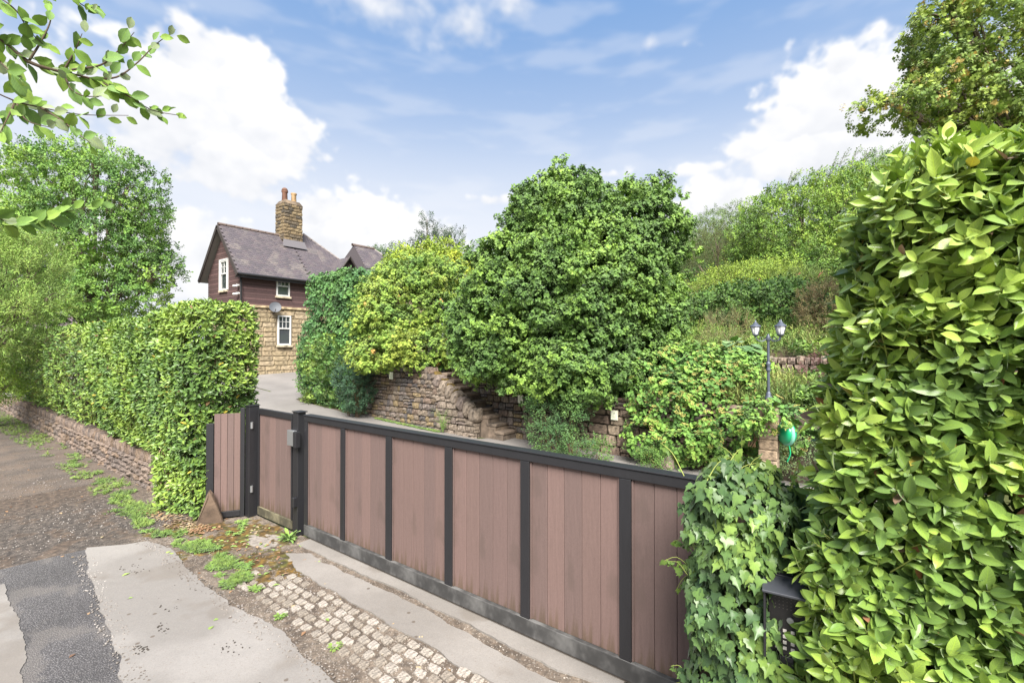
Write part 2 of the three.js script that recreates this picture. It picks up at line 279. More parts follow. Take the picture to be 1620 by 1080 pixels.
// ---------- stones: a few worn block shapes shared by every wall
function stoneGeo(seed, rough = 0.07) {
  const g = new THREE.BoxGeometry(1, 1, 1, 2, 2, 1), p = g.attributes.position, r = random(seed), off = r() * 50;
  for (let i = 0; i < p.count; i++) {
    let x = p.getX(i), y = p.getY(i), z = p.getZ(i);
    const ex = Math.abs(x) > 0.4, ey = Math.abs(y) > 0.4; if (z > 0.4) { if (ex) x *= 0.9; if (ey) y *= 0.88; if (!ex && !ey) z += 0.09; if (ex && ey) { x *= 0.95; y *= 0.95; } }
    x += rough * noise(x * 1.4 + off, y * 1.4, z + 3); y += rough * noise(x * 1.4, y * 1.4 + off, z + 7); z += rough * 1.3 * noise(x * 1.8 + off, y * 1.8 + off, z);
    p.setXYZ(i, x, y, z);
  }
  const n = g.toNonIndexed(); n.computeVertexNormals(); return n;
}
const stoneShapes = [1, 2, 3, 4, 5, 6, 7, 8].map((s) => stoneGeo(s));
const stoneMats = (list, bump = 0.012) => list.map((c) => std({ color: colour(...c), map: stoneMap, bumpMap: stoneBump, bumpScale: bump, roughness: 0.95 }));
const rubbleMats = stoneMats([[128, 115, 103], [144, 130, 114], [112, 104, 97], [132, 114, 100], [150, 132, 100], [104, 98, 96], [138, 126, 118], [122, 106, 88], [158, 144, 128]]);
const mortar = std({ color: colour(104, 92, 80), map: stoneMap, roughness: 1 });
function stone(parent, mats, r, u0, u1, y0, y1, v, depth, side = 'front', name = 'stone') {
  const m = shadows(new THREE.Mesh(stoneShapes[Math.floor(r() * 8)], mats[Math.floor(r() * mats.length)])); m.name = name;
  const w = u1 - u0, h = y1 - y0, flip = r() < 0.5 ? 1 : -1;
  if (side === 'front') { m.scale.set(w, h, depth); m.position.set((u0 + u1) / 2, (y0 + y1) / 2, -v - depth / 2); m.rotation.z = (r() - 0.5) * 0.05; }
  else { m.scale.set(w, h, depth); m.rotation.y = Math.PI / 2; m.position.set(v - depth / 2, (y0 + y1) / 2, -(u0 + u1) / 2); } // faces +x
  if (flip < 0 && side === 'front') m.rotation.z += Math.PI;
  parent.add(m); const o = new THREE.Vector3(); for (let p = parent; p && p !== scene; p = p.parent) o.add(p.position); m.position.sub(o); return m;
}
// rows of stones between two curves, one mesh each; skip(u, y) leaves holes
function rubble(parent, mats, seed, uA, uB, bottom, top, v, depth, rowH, len, opt = {}) {
  const r = random(seed), gap = opt.gap ?? 0.012; let y = Math.min(bottom(uA), bottom(uB), bottom((uA + uB) / 2)) - 0.03, count = 0;
  const highest = Math.max(top(uA), top(uB), top((uA + uB) / 2));
  while (y < highest - 0.02) {
    const h = mix(rowH[0], rowH[1], r()); let u = uA - r() * len[0];
    while (u < uB) {
      const w = mix(len[0], len[1], r() ** 1.4), a = Math.max(u, uA), b = Math.min(u + w, uB), mid = (a + b) / 2, hi = Math.min(y + h, top(mid));
      if (b - a > 0.05 && hi - y > 0.04 && y + h > bottom(mid) && !(opt.skip && opt.skip(mid, y + h / 2))) {
        if (h > 0.17 && r() < 0.3 && hi - y > 0.15) { const q = y + h * mix(0.4, 0.6, r()); stone(parent, mats, r, a + gap / 2, b - gap / 2, y + gap / 2, q - gap / 2, v - r() * 0.03, depth); stone(parent, mats, r, a + gap / 2, b - gap / 2, q + gap / 2, hi - gap / 2, v - r() * 0.03, depth); count += 2; }
        else { stone(parent, mats, r, a + gap / 2, b - gap / 2, y + gap / 2 - r() * 0.01, hi - gap / 2 + r() * 0.01, v - r() * 0.04, depth); count++; }
      }
      u += w;
    }
    y += h;
  }
  return count;
}
// ---------- cobbles at the gate mouth
{
  const strip = new THREE.Group(); strip.name = 'cobble_strip'; strip.userData = { kind: 'structure', label: 'worn line of pale granite cobbles set in dirt', category: 'paving' }; scene.add(strip);
  const r = random(61), mats = stoneMats([[168, 159, 147], [157, 148, 136], [176, 167, 156], [147, 137, 124]], 0.008), shapes = [];
  for (let k = 0; k < 5; k++) { const g = new RoundedBoxGeometry(1, 1, 1, 2, 0.2), p = g.attributes.position; for (let i = 0; i < p.count; i++) { const x = p.getX(i), y = p.getY(i), z = p.getZ(i); p.setXYZ(i, x * (1 + 0.22 * noise(x * 1.2 + k * 9, y, z * 1.2)), y + 0.05 * noise(x * 3, k * 5, z * 3), z * (1 + 0.22 * noise(x * 1.2, y + k * 7, z * 1.2))); } g.computeVertexNormals(); shapes.push(g); }
  for (let row = 0; row < 5; row++) for (let u = -5.75 + 0.07 * (row % 2); u < -1.6; u += 0.138 + 0.024 * r()) {
    const edge = row === 0 || row === 4; if (r() < (edge ? 0.14 : 0.04) || (u < -5.4 && r() < 0.5)) continue;
    const v = 2.43 + row * 0.107 + 0.01 * (r() - 0.5) + (u + 3.5) * 0.004, m = shadows(new THREE.Mesh(shapes[Math.floor(r() * 5)], mats[Math.floor(r() * 4)])); m.name = 'cobble';
    m.scale.set(0.09 + 0.03 * r(), 0.07, 0.072 + 0.02 * r()); m.position.set(u + 0.02 * r(), -0.017 + 0.009 * r(), -v); m.rotation.set(0.1 * (r() - 0.5), 0.24 * (r() - 0.5), 0.1 * (r() - 0.5)); strip.add(m);
  }
}
// ---------- retaining wall beside the drive, stair and cheek wall
const ends = (f) => (u) => f(u);
{
  const g = thing('retaining_wall', 'tall rubble stone wall between the ivy column and the stone stair', 'stone wall', W(-13.4, 0.3, 9.9));
  const top = (u) => 1.86 + 0.05 * noise(u * 2, 0, 4);
  box('core', g, mortar, -13.6, -10.15, 0, 1.72, 10.0, 10.45, 0);
  rubble(g, rubbleMats, 21, -13.6, -10.1, (u) => driveY(u), top, 9.9, 0.2, [0.09, 0.2], [0.12, 0.36]);
  const r = random(5); for (let u = -13.6; u < -10.4; ) { const w = 0.12 + 0.1 * r(); const m = stone(g, rubbleMats, r, u, u + w - 0.015, 1.84, 2.02 + 0.05 * r(), 9.92, 0.3, 'front', 'coping_stone'); m.rotation.z += 0.15; u += w; }
}
const stairTop = (u) => mix(0.62, 1.66, clamp((-8.72 - u) / 1.5)); // top of the cheek wall
{
  const g = thing('stair_cheek_wall', 'sloping stone parapet with big rounded copings beside the stair', 'stone wall', W(-8.7, 0.15, 9.9));
  const shape = new THREE.Shape([[-10.3, 0], [-8.62, 0], [-8.62, 0.5], [-8.75, 0.55], [-10.2, 1.5], [-10.3, 1.5]].map((p) => new THREE.Vector2(...p))), core = new THREE.ExtrudeGeometry(shape, { depth: 0.2, bevelEnabled: false }); core.translate(0, 0, -10.2); part('core', core, mortar, g);
  const mats = stoneMats([[152, 138, 122], [162, 147, 130], [140, 126, 116], [168, 153, 137]]);
  rubble(g, mats, 33, -10.15, -8.6, (u) => driveY(u) - 0.02, (u) => stairTop(u) - 0.12, 9.9, 0.2, [0.13, 0.24], [0.18, 0.4]);
  const r = random(8), dome = new RoundedBoxGeometry(1, 1, 1, 3, 0.36), domes = [0, 1, 2].map((k) => { const q = dome.clone(), p = q.attributes.position; for (let i = 0; i < p.count; i++) { const x = p.getX(i), y = p.getY(i), z = p.getZ(i); p.setXYZ(i, x + 0.08 * noise(x * 2 + k * 4, y * 2, z * 2), y + 0.1 * noise(x * 2, y * 2 + k * 4, z * 2), z + 0.06 * noise(x * 2, y * 2, z * 2 + k * 4)); } q.computeVertexNormals(); return q; });
  const mossMat = std({ color: colour(112, 92, 40), map: stoneMap, bumpMap: stoneBump, bumpScale: 0.03, roughness: 1 });
  for (let k = 0; k < 7; k++) {
    const t = k / 6, u = mix(-8.72, -10.15, t), y = mix(0.72, 1.62, t), m = shadows(new THREE.Mesh(domes[k % 3], mats[k % 4])); m.name = 'coping_stone';
    m.scale.set(k === 0 ? 0.36 : 0.27 + 0.06 * r(), 0.4 + 0.08 * r(), 0.42); m.rotation.z = k === 0 ? 0 : -0.45 + 0.2 * (r() - 0.5); under(g, m).position.add(W(u, y, 10.06));
    if (k > 2) { const c = shadows(new THREE.Mesh(domes[(k + 1) % 3], mossMat)); c.name = 'moss_cap'; c.scale.set(0.27, 0.13, 0.3); c.rotation.z = m.rotation.z; under(g, c).position.add(W(u - 0.1, y + 0.2, 10.1)); }
  }
}
{
  const g = thing('stone_stair', 'narrow stone garden stair climbing behind the sloping parapet', 'stair', W(-8.6, 0.1, 10.45));
  const mats = stoneMats([[140, 124, 108], [126, 112, 98], [152, 134, 116]]), r = random(12);
  for (let k = 0; k < 9; k++) { const u1 = -7.8 - k * 0.27, y = 0.12 + (k + 1) * 0.195, m = part('step', boxGeo(u1 - 0.34, u1, y - 0.085, y, 10.16 + 0.02 * r(), 10.86, 0.02), mats[k % 3], g); m.rotation.y = 0; part('riser', boxGeo(u1 - 0.29, u1 - 0.03, 0.0, y - 0.088, 10.18, 10.85, 0.01), mats[(k + 1) % 3], g); }
}
{
  const g = thing('garden_gate_post', 'dark timber post at the head of the stone stair', 'post', W(-11.0, 1.8, 10.4));
  box('shaft', g, std({ color: colour(62, 58, 52), map: grainMap }), -11.0, -10.9, 1.6, 2.9, 10.35, 10.45); box('cap', g, std({ color: colour(72, 66, 58) }), -11.02, -10.88, 2.9, 2.94, 10.33, 10.47);
}
{
  const g = thing('garden_wall', 'long rubble stone wall under the big round leafy tree', 'stone wall', W(-5, 0, 10.75));
  const bot = (u) => driveY(u) - 0.02, top = (u) => (u < -8.3 ? mix(1.5, 2.0, smooth(-8.3, -9.2, u)) : 1.44) + 0.05 * noise(u * 2.3, 1, 4);
  box('core', g, mortar, -11, 1.5, -0.05, 1.34, 10.86, 11.25, 0);
  box('core', g, mortar, -11, -8.9, 1.3, 1.86, 10.862, 11.24, 0);
  rubble(g, rubbleMats, 41, -10.6, -7.4, bot, top, 10.75, 0.2, [0.12, 0.24], [0.16, 0.42], { skip: (u, y) => u < -8.1 && y < (-8.0 - u) * 0.72 - 0.1 });
  const big = stoneMats([[144, 126, 110], [154, 137, 118], [132, 117, 103], [124, 113, 106], [164, 147, 126], [138, 118, 104]]);
  rubble(g, big, 43, -7.4, -1.6, bot, top, 10.75, 0.2, [0.15, 0.27], [0.22, 0.6]);
}
{
  const g = thing('stone_pillar', 'sandstone pillar under the lamp post with the green hose reel', 'pillar', W(-1.2, 0, 10)), mats = stoneMats([[168, 147, 122], [158, 138, 114], [176, 157, 132]]);
  const r = random(3); for (let k = 0; k < 8; k++) { const m = shadows(new THREE.Mesh(new RoundedBoxGeometry(0.3 + 0.02 * r(), 0.19, 0.34, 2, 0.025), mats[k % 3])); m.name = 'block'; m.rotation.y = 0.04 * (r() - 0.5); under(g, m).position.add(W(-1.32 + 0.01 * r(), 0.09 + k * 0.192, 9.95)); }
}
{ // hose reel on the pillar
  const g = thing('hose_reel', 'round green garden hose reel on a grey wall bracket', 'hose reel', W(-1.0, 0.75, 9.9));
  const greenPlastic = new THREE.MeshPhysicalMaterial({ color: colour(10, 150, 100), roughness: 0.35, clearcoat: 0.3 }), c = new THREE.Vector3(-1.02, 1.1, -9.85);
  const lathe = (pts) => { const q = new THREE.LatheGeometry(pts.map((p) => new THREE.Vector2(...p)), 28); q.rotateX(Math.PI / 2); q.rotateY(-0.9); q.translate(c.x, c.y, c.z); return q; };
  part('drum_cover', lathe([[0, -0.11], [0.15, -0.1], [0.19, -0.06], [0.2, 0], [0.19, 0.06], [0.15, 0.1], [0, 0.11]]), greenPlastic, g);
  part('rim', lathe([[0.19, -0.03], [0.225, -0.02], [0.225, 0.02], [0.19, 0.03]]), std({ color: colour(120, 190, 165), roughness: 0.4 }), g);
  box('bracket', g, std({ color: colour(150, 152, 150), roughness: 0.6 }), -1.2, -1.05, 1.05, 1.14, 9.82, 9.9); part('hose_end', tube([c.clone().add(new THREE.Vector3(0.05, -0.2, 0.08)), c.clone().add(new THREE.Vector3(0.07, -0.35, 0.1)), c.clone().add(new THREE.Vector3(0.02, -0.5, 0.1))], 0.012, 0.012), greenPlastic, g);
}
{
  const g = thing('terrace_wall', 'low pale stone terrace wall behind the lamp post', 'stone wall', W(0, 1.9, 12.8)), mats = stoneMats([[158, 140, 124], [146, 128, 114], [168, 152, 136], [150, 131, 120]]);
  box('core', g, mortar, -2.6, 3, 1.4, 2.38, 12.85, 13.05, 0);
  rubble(g, mats, 52, -2.6, 2.4, () => 1.72, () => 2.26, 12.75, 0.18, [0.09, 0.15], [0.18, 0.5]);
  const r = random(15); for (let u = -2.6; u < 2.4; ) { const w = 0.1 + 0.12 * r(); stone(g, mats, r, u, u + w - 0.015, 2.26, 2.42 + 0.05 * r(), 12.74, 0.28, 'front', 'coping_stone'); u += w; }
}
{ // low wall under the lane hedge
  const g = thing('lane_wall', 'low drystone wall under the clipped lane hedge', 'stone wall', W(-12, 0, 3)), mats = stoneMats([[142, 126, 114], [130, 116, 106], [154, 136, 122], [124, 112, 104], [148, 128, 110]]);
  const face = 2.98, top = () => 0.48;
  box('core', g, mortar, -34, -9.2, -0.1, 0.42, face + 0.08, face + 0.35, 0);
  rubble(g, mats, 71, -17, -9.1, () => 0, top, face, 0.2, [0.07, 0.13], [0.2, 0.55]);
  rubble(g, mats, 73, -33, -17, () => 0, top, face, 0.2, [0.12, 0.18], [0.4, 0.8]);
  const r = random(25); for (let u = -27; u < -9.1; ) { const w = 0.09 + 0.1 * r(); const m = stone(g, mats, r, u, u + w - 0.012, 0.47, 0.66 + 0.06 * r(), face + 0.02, 0.26, 'front', 'coping_stone'); m.rotation.z += 0.25 * (0.3 + r() * 0.4); u += w; }
}
{ // leaning guard stone by the fence panel
  const q = new THREE.ExtrudeGeometry(new THREE.Shape([[-0.17, 0], [0.18, 0], [0.15, 0.1], [0.04, 0.46], [0.0, 0.5], [-0.03, 0.44], [-0.12, 0.16]].map((p) => new THREE.Vector2(...p))), { depth: 0.09, bevelEnabled: true, bevelSize: 0.012, bevelThickness: 0.012, bevelSegments: 1, steps: 2 }), p = q.attributes.position;
  for (let i = 0; i < p.count; i++) { const x = p.getX(i), y = p.getY(i), z = p.getZ(i); p.setXYZ(i, x + 0.02 * noise(x * 7, y * 7, z * 7), y + 0.015 * noise(y * 7, z * 9, x * 7), z + 0.025 * noise(z * 5, x * 7, y * 7)); } q.computeVertexNormals();
  const t = thing('guard_stone', 'small pointed brown stone leaning by the hedge foot', 'stone', W(-7.98, 0, 3.0)), m = part('stone', boxUV(q), stoneMats([[112, 94, 78]])[0], t); m.position.set(0, -0.03, 0); m.rotation.y = 1.05;
}
// ---------- the house
const whitePaint = std({ color: colour(206, 206, 202), roughness: 0.5 }), blackPaint = std({ color: colour(34, 34, 36), roughness: 0.55 }), glass = new THREE.MeshPhysicalMaterial({ color: colour(62, 68, 72), roughness: 0.04, ior: 1.6, clearcoat: 1, clearcoatRoughness: 0.03 });
const prism = (pts, depth) => { const g = new THREE.ExtrudeGeometry(new THREE.Shape(pts.map((p) => new THREE.Vector2(...p))), { depth, bevelEnabled: false }); return g; };
{
  const HU = -25.5, HV = 10.98, BASE = driveY(HU) - 0.03, EAVE = 6.6, BAND = 4.84, GW = 4.1, PITCH = 1.17;
  const g = thing('stone_house', 'stone and timber clad house with a slate roof and tall chimney', 'house', W(HU - 2, BASE, HV + 4));
  const ashlar = stoneMats([[184, 166, 134], [178, 160, 128], [190, 172, 142], [173, 156, 125], [181, 162, 131], [168, 152, 124]], 0.008), stoneCore = std({ color: colour(158, 142, 116), map: stoneMap });
  // walls
  box('wall', g, stoneCore, HU - GW, HU - 0.06, BASE - 0.3, BAND, HV + 0.06, HV + 13, 0);
  box('wall', g, std({ color: colour(70, 48, 44) }), HU - GW + 0.02, HU - 0.05, BAND, EAVE, HV + 0.05, HV + 12.9, 0);
  const gable = prism([[HU - GW + 0.02, EAVE], [HU - 0.05, EAVE], [HU - GW / 2, EAVE + PITCH * (GW / 2 - 0.05)]], 0.3); gable.translate(0, 0, -HV - 0.36); part('gable', gable, std({ color: colour(70, 48, 44) }), g);
  // pitch-faced blocks of the ground floor, long side (faces +x)
  const r = random(91), rows = 14, ch = (BAND - 0.1 - BASE) / rows, win2 = [12.86, 13.60, 2.75, 4.38];
  for (let k = 0; k < rows; k++) { let a = HV - r() * 0.4; while (a < 16.2) { const w = 0.42 + 0.55 * r(), lo = Math.max(a, HV), hi = Math.min(a + w, 16.2), y0 = BASE + k * ch, y1 = y0 + ch;
    const pieces = y1 > win2[2] - 0.16 && y0 < win2[3] + 0.02 ? [[lo, Math.min(hi, win2[0] - 0.06)], [Math.max(lo, win2[1] + 0.06), hi]] : [[lo, hi]];
    for (const [p, q] of pieces) if (q - p > 0.07) stone(g, ashlar, r, p + 0.006, q - 0.006, y0 + 0.006, y1 - 0.006, HU + 0.02 * r() - 0.03, 0.05, 'side', 'stone_block'); a += w; } }
  box('band_course', g, std({ color: colour(206, 184, 146), map: stoneMap }), HU - GW - 0.03, HU + 0.06, BAND - 0.1, BAND + 0.02, HV - 0.06, HV + 13, 0.01);
  // timber boards: long side, split by the upper window, then the gable
  const boards = [[96, 74, 72], [88, 68, 66], [104, 80, 78], [84, 64, 63]].map((c) => std({ color: colour(...c), map: grainMap, roughness: 0.8 })), bh = 0.135, win1 = [12.78, 13.52, 5.45, 6.45], gw = [-28.1, -27.0, 5.72, 7.42];
  for (let y = BAND + 0.02, k = 0; y < EAVE - 0.02; y += bh, k++) for (const [a, b] of y + bh > win1[2] && y < win1[3] ? [[HV - 0.02, win1[0] - 0.02], [win1[1] + 0.02, 23]] : [[HV - 0.02, 23]]) { const m = box('board', g, boards[(k * 7) % 4], HU - 0.05, HU - 0.025, y + 0.002, y + bh - 0.01, a, b, 0); m.rotation.z = 0; }
  for (let y = BAND + 0.02, k = 0; y < EAVE + PITCH * GW / 2 - 0.1; y += bh, k++) {
    const inset = (h) => Math.max(0, (h - EAVE) / PITCH) + 0.01, L = HU - GW, spans = y + bh > gw[2] && y < gw[3] ? [[L, gw[0] - 0.02], [gw[1] + 0.02, HU]] : [[L, HU]];
    for (const [a, b] of spans) { const lo = (h) => Math.max(a, L + inset(h)), hi = (h) => Math.min(b, HU - inset(h)), y1 = y + bh - 0.012; if (hi(y1) - lo(y1) < 0.05) continue; const q = prism([[lo(y), y], [hi(y), y], [hi(y1), y1], [lo(y1), y1]], 0.03); q.translate(0, 0, -HV); part('board', boxUV(q), boards[(k * 5 + 1) % 4], g); }
  }
  box('corner_board', g, boards[1], HU - 0.09, HU + 0.02, BAND + 0.02, EAVE, HV - 0.035, HV + 0.06, 0);
  // windows
  const window_ = (axis, a0, a1, y0, y1, at0, bars) => {
    const G = (s0, s1, h0, h1, d0, d1) => (axis === 'side' ? boxGeo(at0 + d0, at0 + d1, h0, h1, s0, s1, 0.004) : boxGeo(s0, s1, h0, h1, at0 - d1, at0 - d0, 0.004));
    const w = part('window', merged([G(a0, a0 + 0.07, y0, y1, -0.06, 0.04), G(a1 - 0.07, a1, y0, y1, -0.06, 0.04), G(a0 + 0.07, a1 - 0.07, y0, y0 + 0.07, -0.06, 0.04), G(a0 + 0.07, a1 - 0.07, y1 - 0.07, y1, -0.06, 0.04), G(a0 + 0.07, a1 - 0.07, mix(y0, y1, 0.56) - 0.035, mix(y0, y1, 0.56) + 0.035, -0.055, 0.03)]), whitePaint, g);
    const sub = (name, geo, mat) => { const m = shadows(new THREE.Mesh(geo, mat)); m.name = name; w.add(m); };
    sub('pane', G(a0 + 0.06, a1 - 0.06, y0 + 0.06, mix(y0, y1, 0.56), -0.03, -0.015), glass); sub('pane', G(a0 + 0.06, a1 - 0.06, mix(y0, y1, 0.56), y1 - 0.06, -0.03, -0.014), glass);
    for (let k = 1; k <= bars; k++) { const s = mix(a0 + 0.07, a1 - 0.07, k / (bars + 1)); sub('glazing_bar', G(s - 0.014, s + 0.014, mix(y0, y1, 0.56) + 0.03, y1 - 0.07, -0.02, 0.012), whitePaint); }
    sub('glazing_bar', G(a0 + 0.07, a1 - 0.07, mix(y0, y1, 0.79) - 0.013, mix(y0, y1, 0.79) + 0.013, -0.021, 0.011), whitePaint);
    sub('sill', G(a0 - 0.06, a1 + 0.06, y0 - 0.11, y0 - 0.005, -0.06, 0.1), std({ color: colour(214, 200, 172), map: stoneMap }));
    if (axis === 'front') sub('surround', merged([G(a0 - 0.09, a0, y0, y1 + 0.09, -0.06, 0.06), G(a1, a1 + 0.09, y0, y1 + 0.09, -0.06, 0.06), G(a0, a1, y1, y1 + 0.09, -0.06, 0.06)]), whitePaint);
  };
  window_('side', win1[0], win1[1], win1[2], win1[3], HU - 0.02, 2); window_('side', win2[0], win2[1], win2[2], win2[3], HU - 0.01, 2); window_('front', gw[0] + 0.12, gw[1] - 0.12, gw[2], gw[3] - 0.1, HV - 0.02, 1);
  box('lintel', g, ashlar[2], HU - 0.05, HU + 0.03, win2[3] + 0.01, win2[3] + 0.2, win2[0] - 0.15, win2[1] + 0.15, 0.01);
  // roof: closed slopes with slates laid on them
  const slateBoard = std({ color: colour(70, 64, 66) }), slateMats = new THREE.MeshStandardMaterial({ color: 0xffffff, roughness: 0.75, map: stoneMap }), verge = std({ color: colour(58, 52, 50), roughness: 0.7 });
  const roofShape = (pts) => { const q = new THREE.BufferGeometry(), p = []; const tri = (a, b, c) => p.push(...a, ...b, ...c); for (const f of pts) for (let i = 1; i < f.length - 1; i++) tri(f[0], f[i], f[i + 1]); q.setAttribute('position', new THREE.Float32BufferAttribute(p, 3)); q.computeVertexNormals(); return boxUV(q); };
  const slates = [];
  function slope(e0, e1, r0, r1, drop = 0.07) { // eave corners and ridge corners (Vector3); lays slates between
    const up0 = r0.clone().sub(e0), len = Math.max(up0.length(), r1.clone().sub(e1).length()), n = Math.round(len / 0.155);
    const nrm = new THREE.Vector3().crossVectors(e1.clone().sub(e0), r0.clone().add(r1).multiplyScalar(0.5).sub(e0)).normalize(); if (nrm.y < 0) nrm.negate();
    for (let k = 0; k < n; k++) { const a = e0.clone().lerp(r0, (k + 0.5) / n), b = e1.clone().lerp(r1, (k + 0.5) / n), L = a.distanceTo(b), m = Math.max(1, Math.round(L / 0.21)), dir = b.clone().sub(a).normalize(), up = new THREE.Vector3().crossVectors(nrm, dir).normalize(); for (let i = 0; i < m; i++) { const p = a.clone().addScaledVector(dir, Math.min(L, (i + 0.5 + (k % 2) * 0.5) * (L / m))); if ((k % 2) && i === m - 1) continue; slates.push([p.addScaledVector(nrm, 0.035), dir, up, nrm, L / m]); } }
  }
  const ov = 0.35, RU = HU - GW / 2, RY = EAVE + PITCH * (GW / 2 + 0.0), V = (u, y, v) => W(u, y, v);
  const eU = HU + ov, eY = EAVE - PITCH * ov + 0.22, eU2 = HU - GW - ov, ry = RY + 0.22, gv = HV - 0.35, jv = 14.6;
  const PU = -28.0, PY = ry + PITCH * (RU - PU), hipV = 19.5, A = (v) => [v.x, v.y, v.z];
  slope(V(eU, eY, gv), V(eU, eY, jv), V(RU, ry, gv), V(RU, ry, jv)); slope(V(eU2, eY, jv), V(eU2, eY, gv), V(RU, ry, jv), V(RU, ry, gv));
  slope(V(eU, eY, jv), V(eU, eY, hipV), V(PU, PY, jv), V(PU, PY, 15.67)); slope(V(eU, eY, hipV), V(-31, eY, hipV), V(PU, PY, 15.67), V(PU - 0.1, PY, 15.67));
  part('roof', roofShape([[A(V(eU, eY, gv)), A(V(eU, eY, jv)), A(V(RU, ry, jv)), A(V(RU, ry, gv))], [A(V(eU2, eY, jv)), A(V(eU2, eY, gv)), A(V(RU, ry, gv)), A(V(RU, ry, jv))], [A(V(eU, eY, jv)), A(V(eU, eY, hipV)), A(V(PU, PY, 15.67)), A(V(PU, PY, jv)), A(V(RU, ry, jv))], [A(V(eU, eY, hipV)), A(V(-31, eY, hipV)), A(V(PU, PY, 15.67))], [A(V(-31, eY, hipV)), A(V(-31, eY, jv)), A(V(PU, PY, jv)), A(V(PU, PY, 15.67))], [A(V(-31, eY, jv)), A(V(eU, eY, jv)), A(V(PU, PY, jv))]]), slateBoard, g);
  // a further hipped wing behind
  const wU = -24.6, wV0 = 18.6, wV1 = 24.5, wPU = -27.8, wPY = eY + 1.0 * (wU - wPU);
  slope(V(wU, eY, wV0), V(wU, eY, wV1), V(wPU, wPY, 19.2), V(wPU, wPY, 20.9));
  part('wing_roof', roofShape([[A(V(wU, eY, wV0)), A(V(wU, eY, wV1)), A(V(wPU, wPY, 20.9)), A(V(wPU, wPY, 19.2))], [A(V(wU, eY, wV1)), A(V(-31, eY, wV1)), A(V(wPU, wPY, 20.9))], [A(V(-31, eY, wV0)), A(V(wU, eY, wV0)), A(V(wPU, wPY, 19.2))]]), slateBoard, g);
  box('wing_wall', g, stoneCore, -30.5, wU - 0.35, 0.5, eY, wV0 + 0.3, wV1 - 0.3, 0);
  // dormer porch gable
  { const du = HU + 0.55, a = V(du, 8.05, 17), L = V(du, 6.75, 15.95), R = V(du, 6.75, 18.05), back = -27.4; slope(V(du, 6.7, 15.9), V(back, 6.7, 15.9), V(du, 8.1, 17), V(back, 8.1, 17)); part('dormer_roof', roofShape([[A(V(du, 6.7, 15.9)), A(V(back, 6.7, 15.9)), A(V(back, 8.1, 17)), A(V(du, 8.1, 17))], [A(V(du, 6.7, 18.1)), A(V(back, 6.7, 18.1)), A(V(back, 8.1, 17)), A(V(du, 8.1, 17))]]), slateBoard, g);
    part('dormer_gable', roofShape([[A(V(du - 0.2, 6.7, 16.0)), A(V(du - 0.2, 6.7, 18.0)), A(V(du - 0.2, 8.0, 17))]]), std({ color: colour(72, 60, 56), side: THREE.DoubleSide }), g);
    for (const s of [-1, 1]) part('bargeboard', tube([V(du + 0.02, 6.62, 17 + s * 1.15), V(du + 0.02, 8.16, 17)], 0.07, 0.07, 4, 2), verge, g); }
  const cs = new THREE.BoxGeometry(1, 1, 1), im = new THREE.InstancedMesh(cs, slateMats, slates.length), M = new THREE.Matrix4(), rs = random(17), cc = new THREE.Color(), sp = [[98, 90, 95], [93, 86, 91], [102, 94, 97], [90, 84, 88], [100, 90, 94], [106, 98, 99]];
  const o = g.position; slates.forEach(([p, dir, up, nrm, w], i) => { const t = up.clone().addScaledVector(nrm, -0.05 + 0.03 * rs()).normalize(), n2 = new THREE.Vector3().crossVectors(dir, t).normalize(); M.makeBasis(dir.clone().multiplyScalar(w * 0.965), t.clone().multiplyScalar(0.2 + 0.01 * rs()), n2.multiplyScalar(0.014)); M.setPosition(p.x - o.x, p.y - o.y, p.z - o.z); im.setMatrixAt(i, M); const c = sp[Math.floor(rs() * 6)]; const lichen = smooth(0.35, 0.7, noise(p.x * 0.9, p.y * 0.9, p.z * 0.9)); cc.setRGB(...lin(c[0] + 16 * lichen, c[1] + 16 * lichen, c[2] + 11 * lichen)); im.setColorAt(i, cc); });
  im.name = 'slates'; im.userData.kind = 'stuff'; shadows(im); g.add(im);
  const ridgeMat = std({ color: colour(120, 104, 96), map: stoneMap });
  for (let v = gv, k = 0; v < jv - 0.6; v += 0.42, k++) part('ridge_tile', tube([V(RU, ry + 0.05, v + 0.005), V(RU, ry + 0.05, v + 0.41)], 0.09, 0.09, 6, 1), ridgeMat, g);
  for (let k = 0; k < 9; k++) { const a = V(PU, PY + 0.03, 15.67).lerp(V(eU, eY + 0.03, hipV), k / 9 + 0.003), b = V(PU, PY + 0.03, 15.67).lerp(V(eU, eY + 0.03, hipV), (k + 1) / 9); part('hip_tile', tube([a, b], 0.07, 0.07, 5, 1), std({ color: colour(150, 142, 138), map: stoneMap }), g); const c = V(wPU, wPY + 0.03, 20.9), d = V(wU, eY + 0.03, wV1); part('hip_tile', tube([c.clone().lerp(d, k / 9 + 0.003), c.clone().lerp(d, (k + 1) / 9)], 0.07, 0.07, 5, 1), std({ color: colour(160, 152, 146), map: stoneMap }), g); }
  part('ridge', tube([V(wPU, wPY + 0.05, 19.1), V(wPU, wPY + 0.05, 20.95)], 0.1, 0.1, 6, 1), ridgeMat, g);
  for (const [a, b] of [[V(eU + 0.03, eY - 0.09, gv - 0.03), V(RU, ry - 0.08, gv - 0.03)], [V(eU2 - 0.03, eY - 0.09, gv - 0.03), V(RU, ry - 0.08, gv - 0.03)]]) { const dir = b.clone().sub(a), L = dir.length(), q = new THREE.BoxGeometry(L, 0.2, 0.05); q.rotateZ(Math.atan2(dir.y, dir.x)); q.translate((a.x + b.x) / 2, (a.y + b.y) / 2, a.z); part('bargeboard', q, verge, g); }
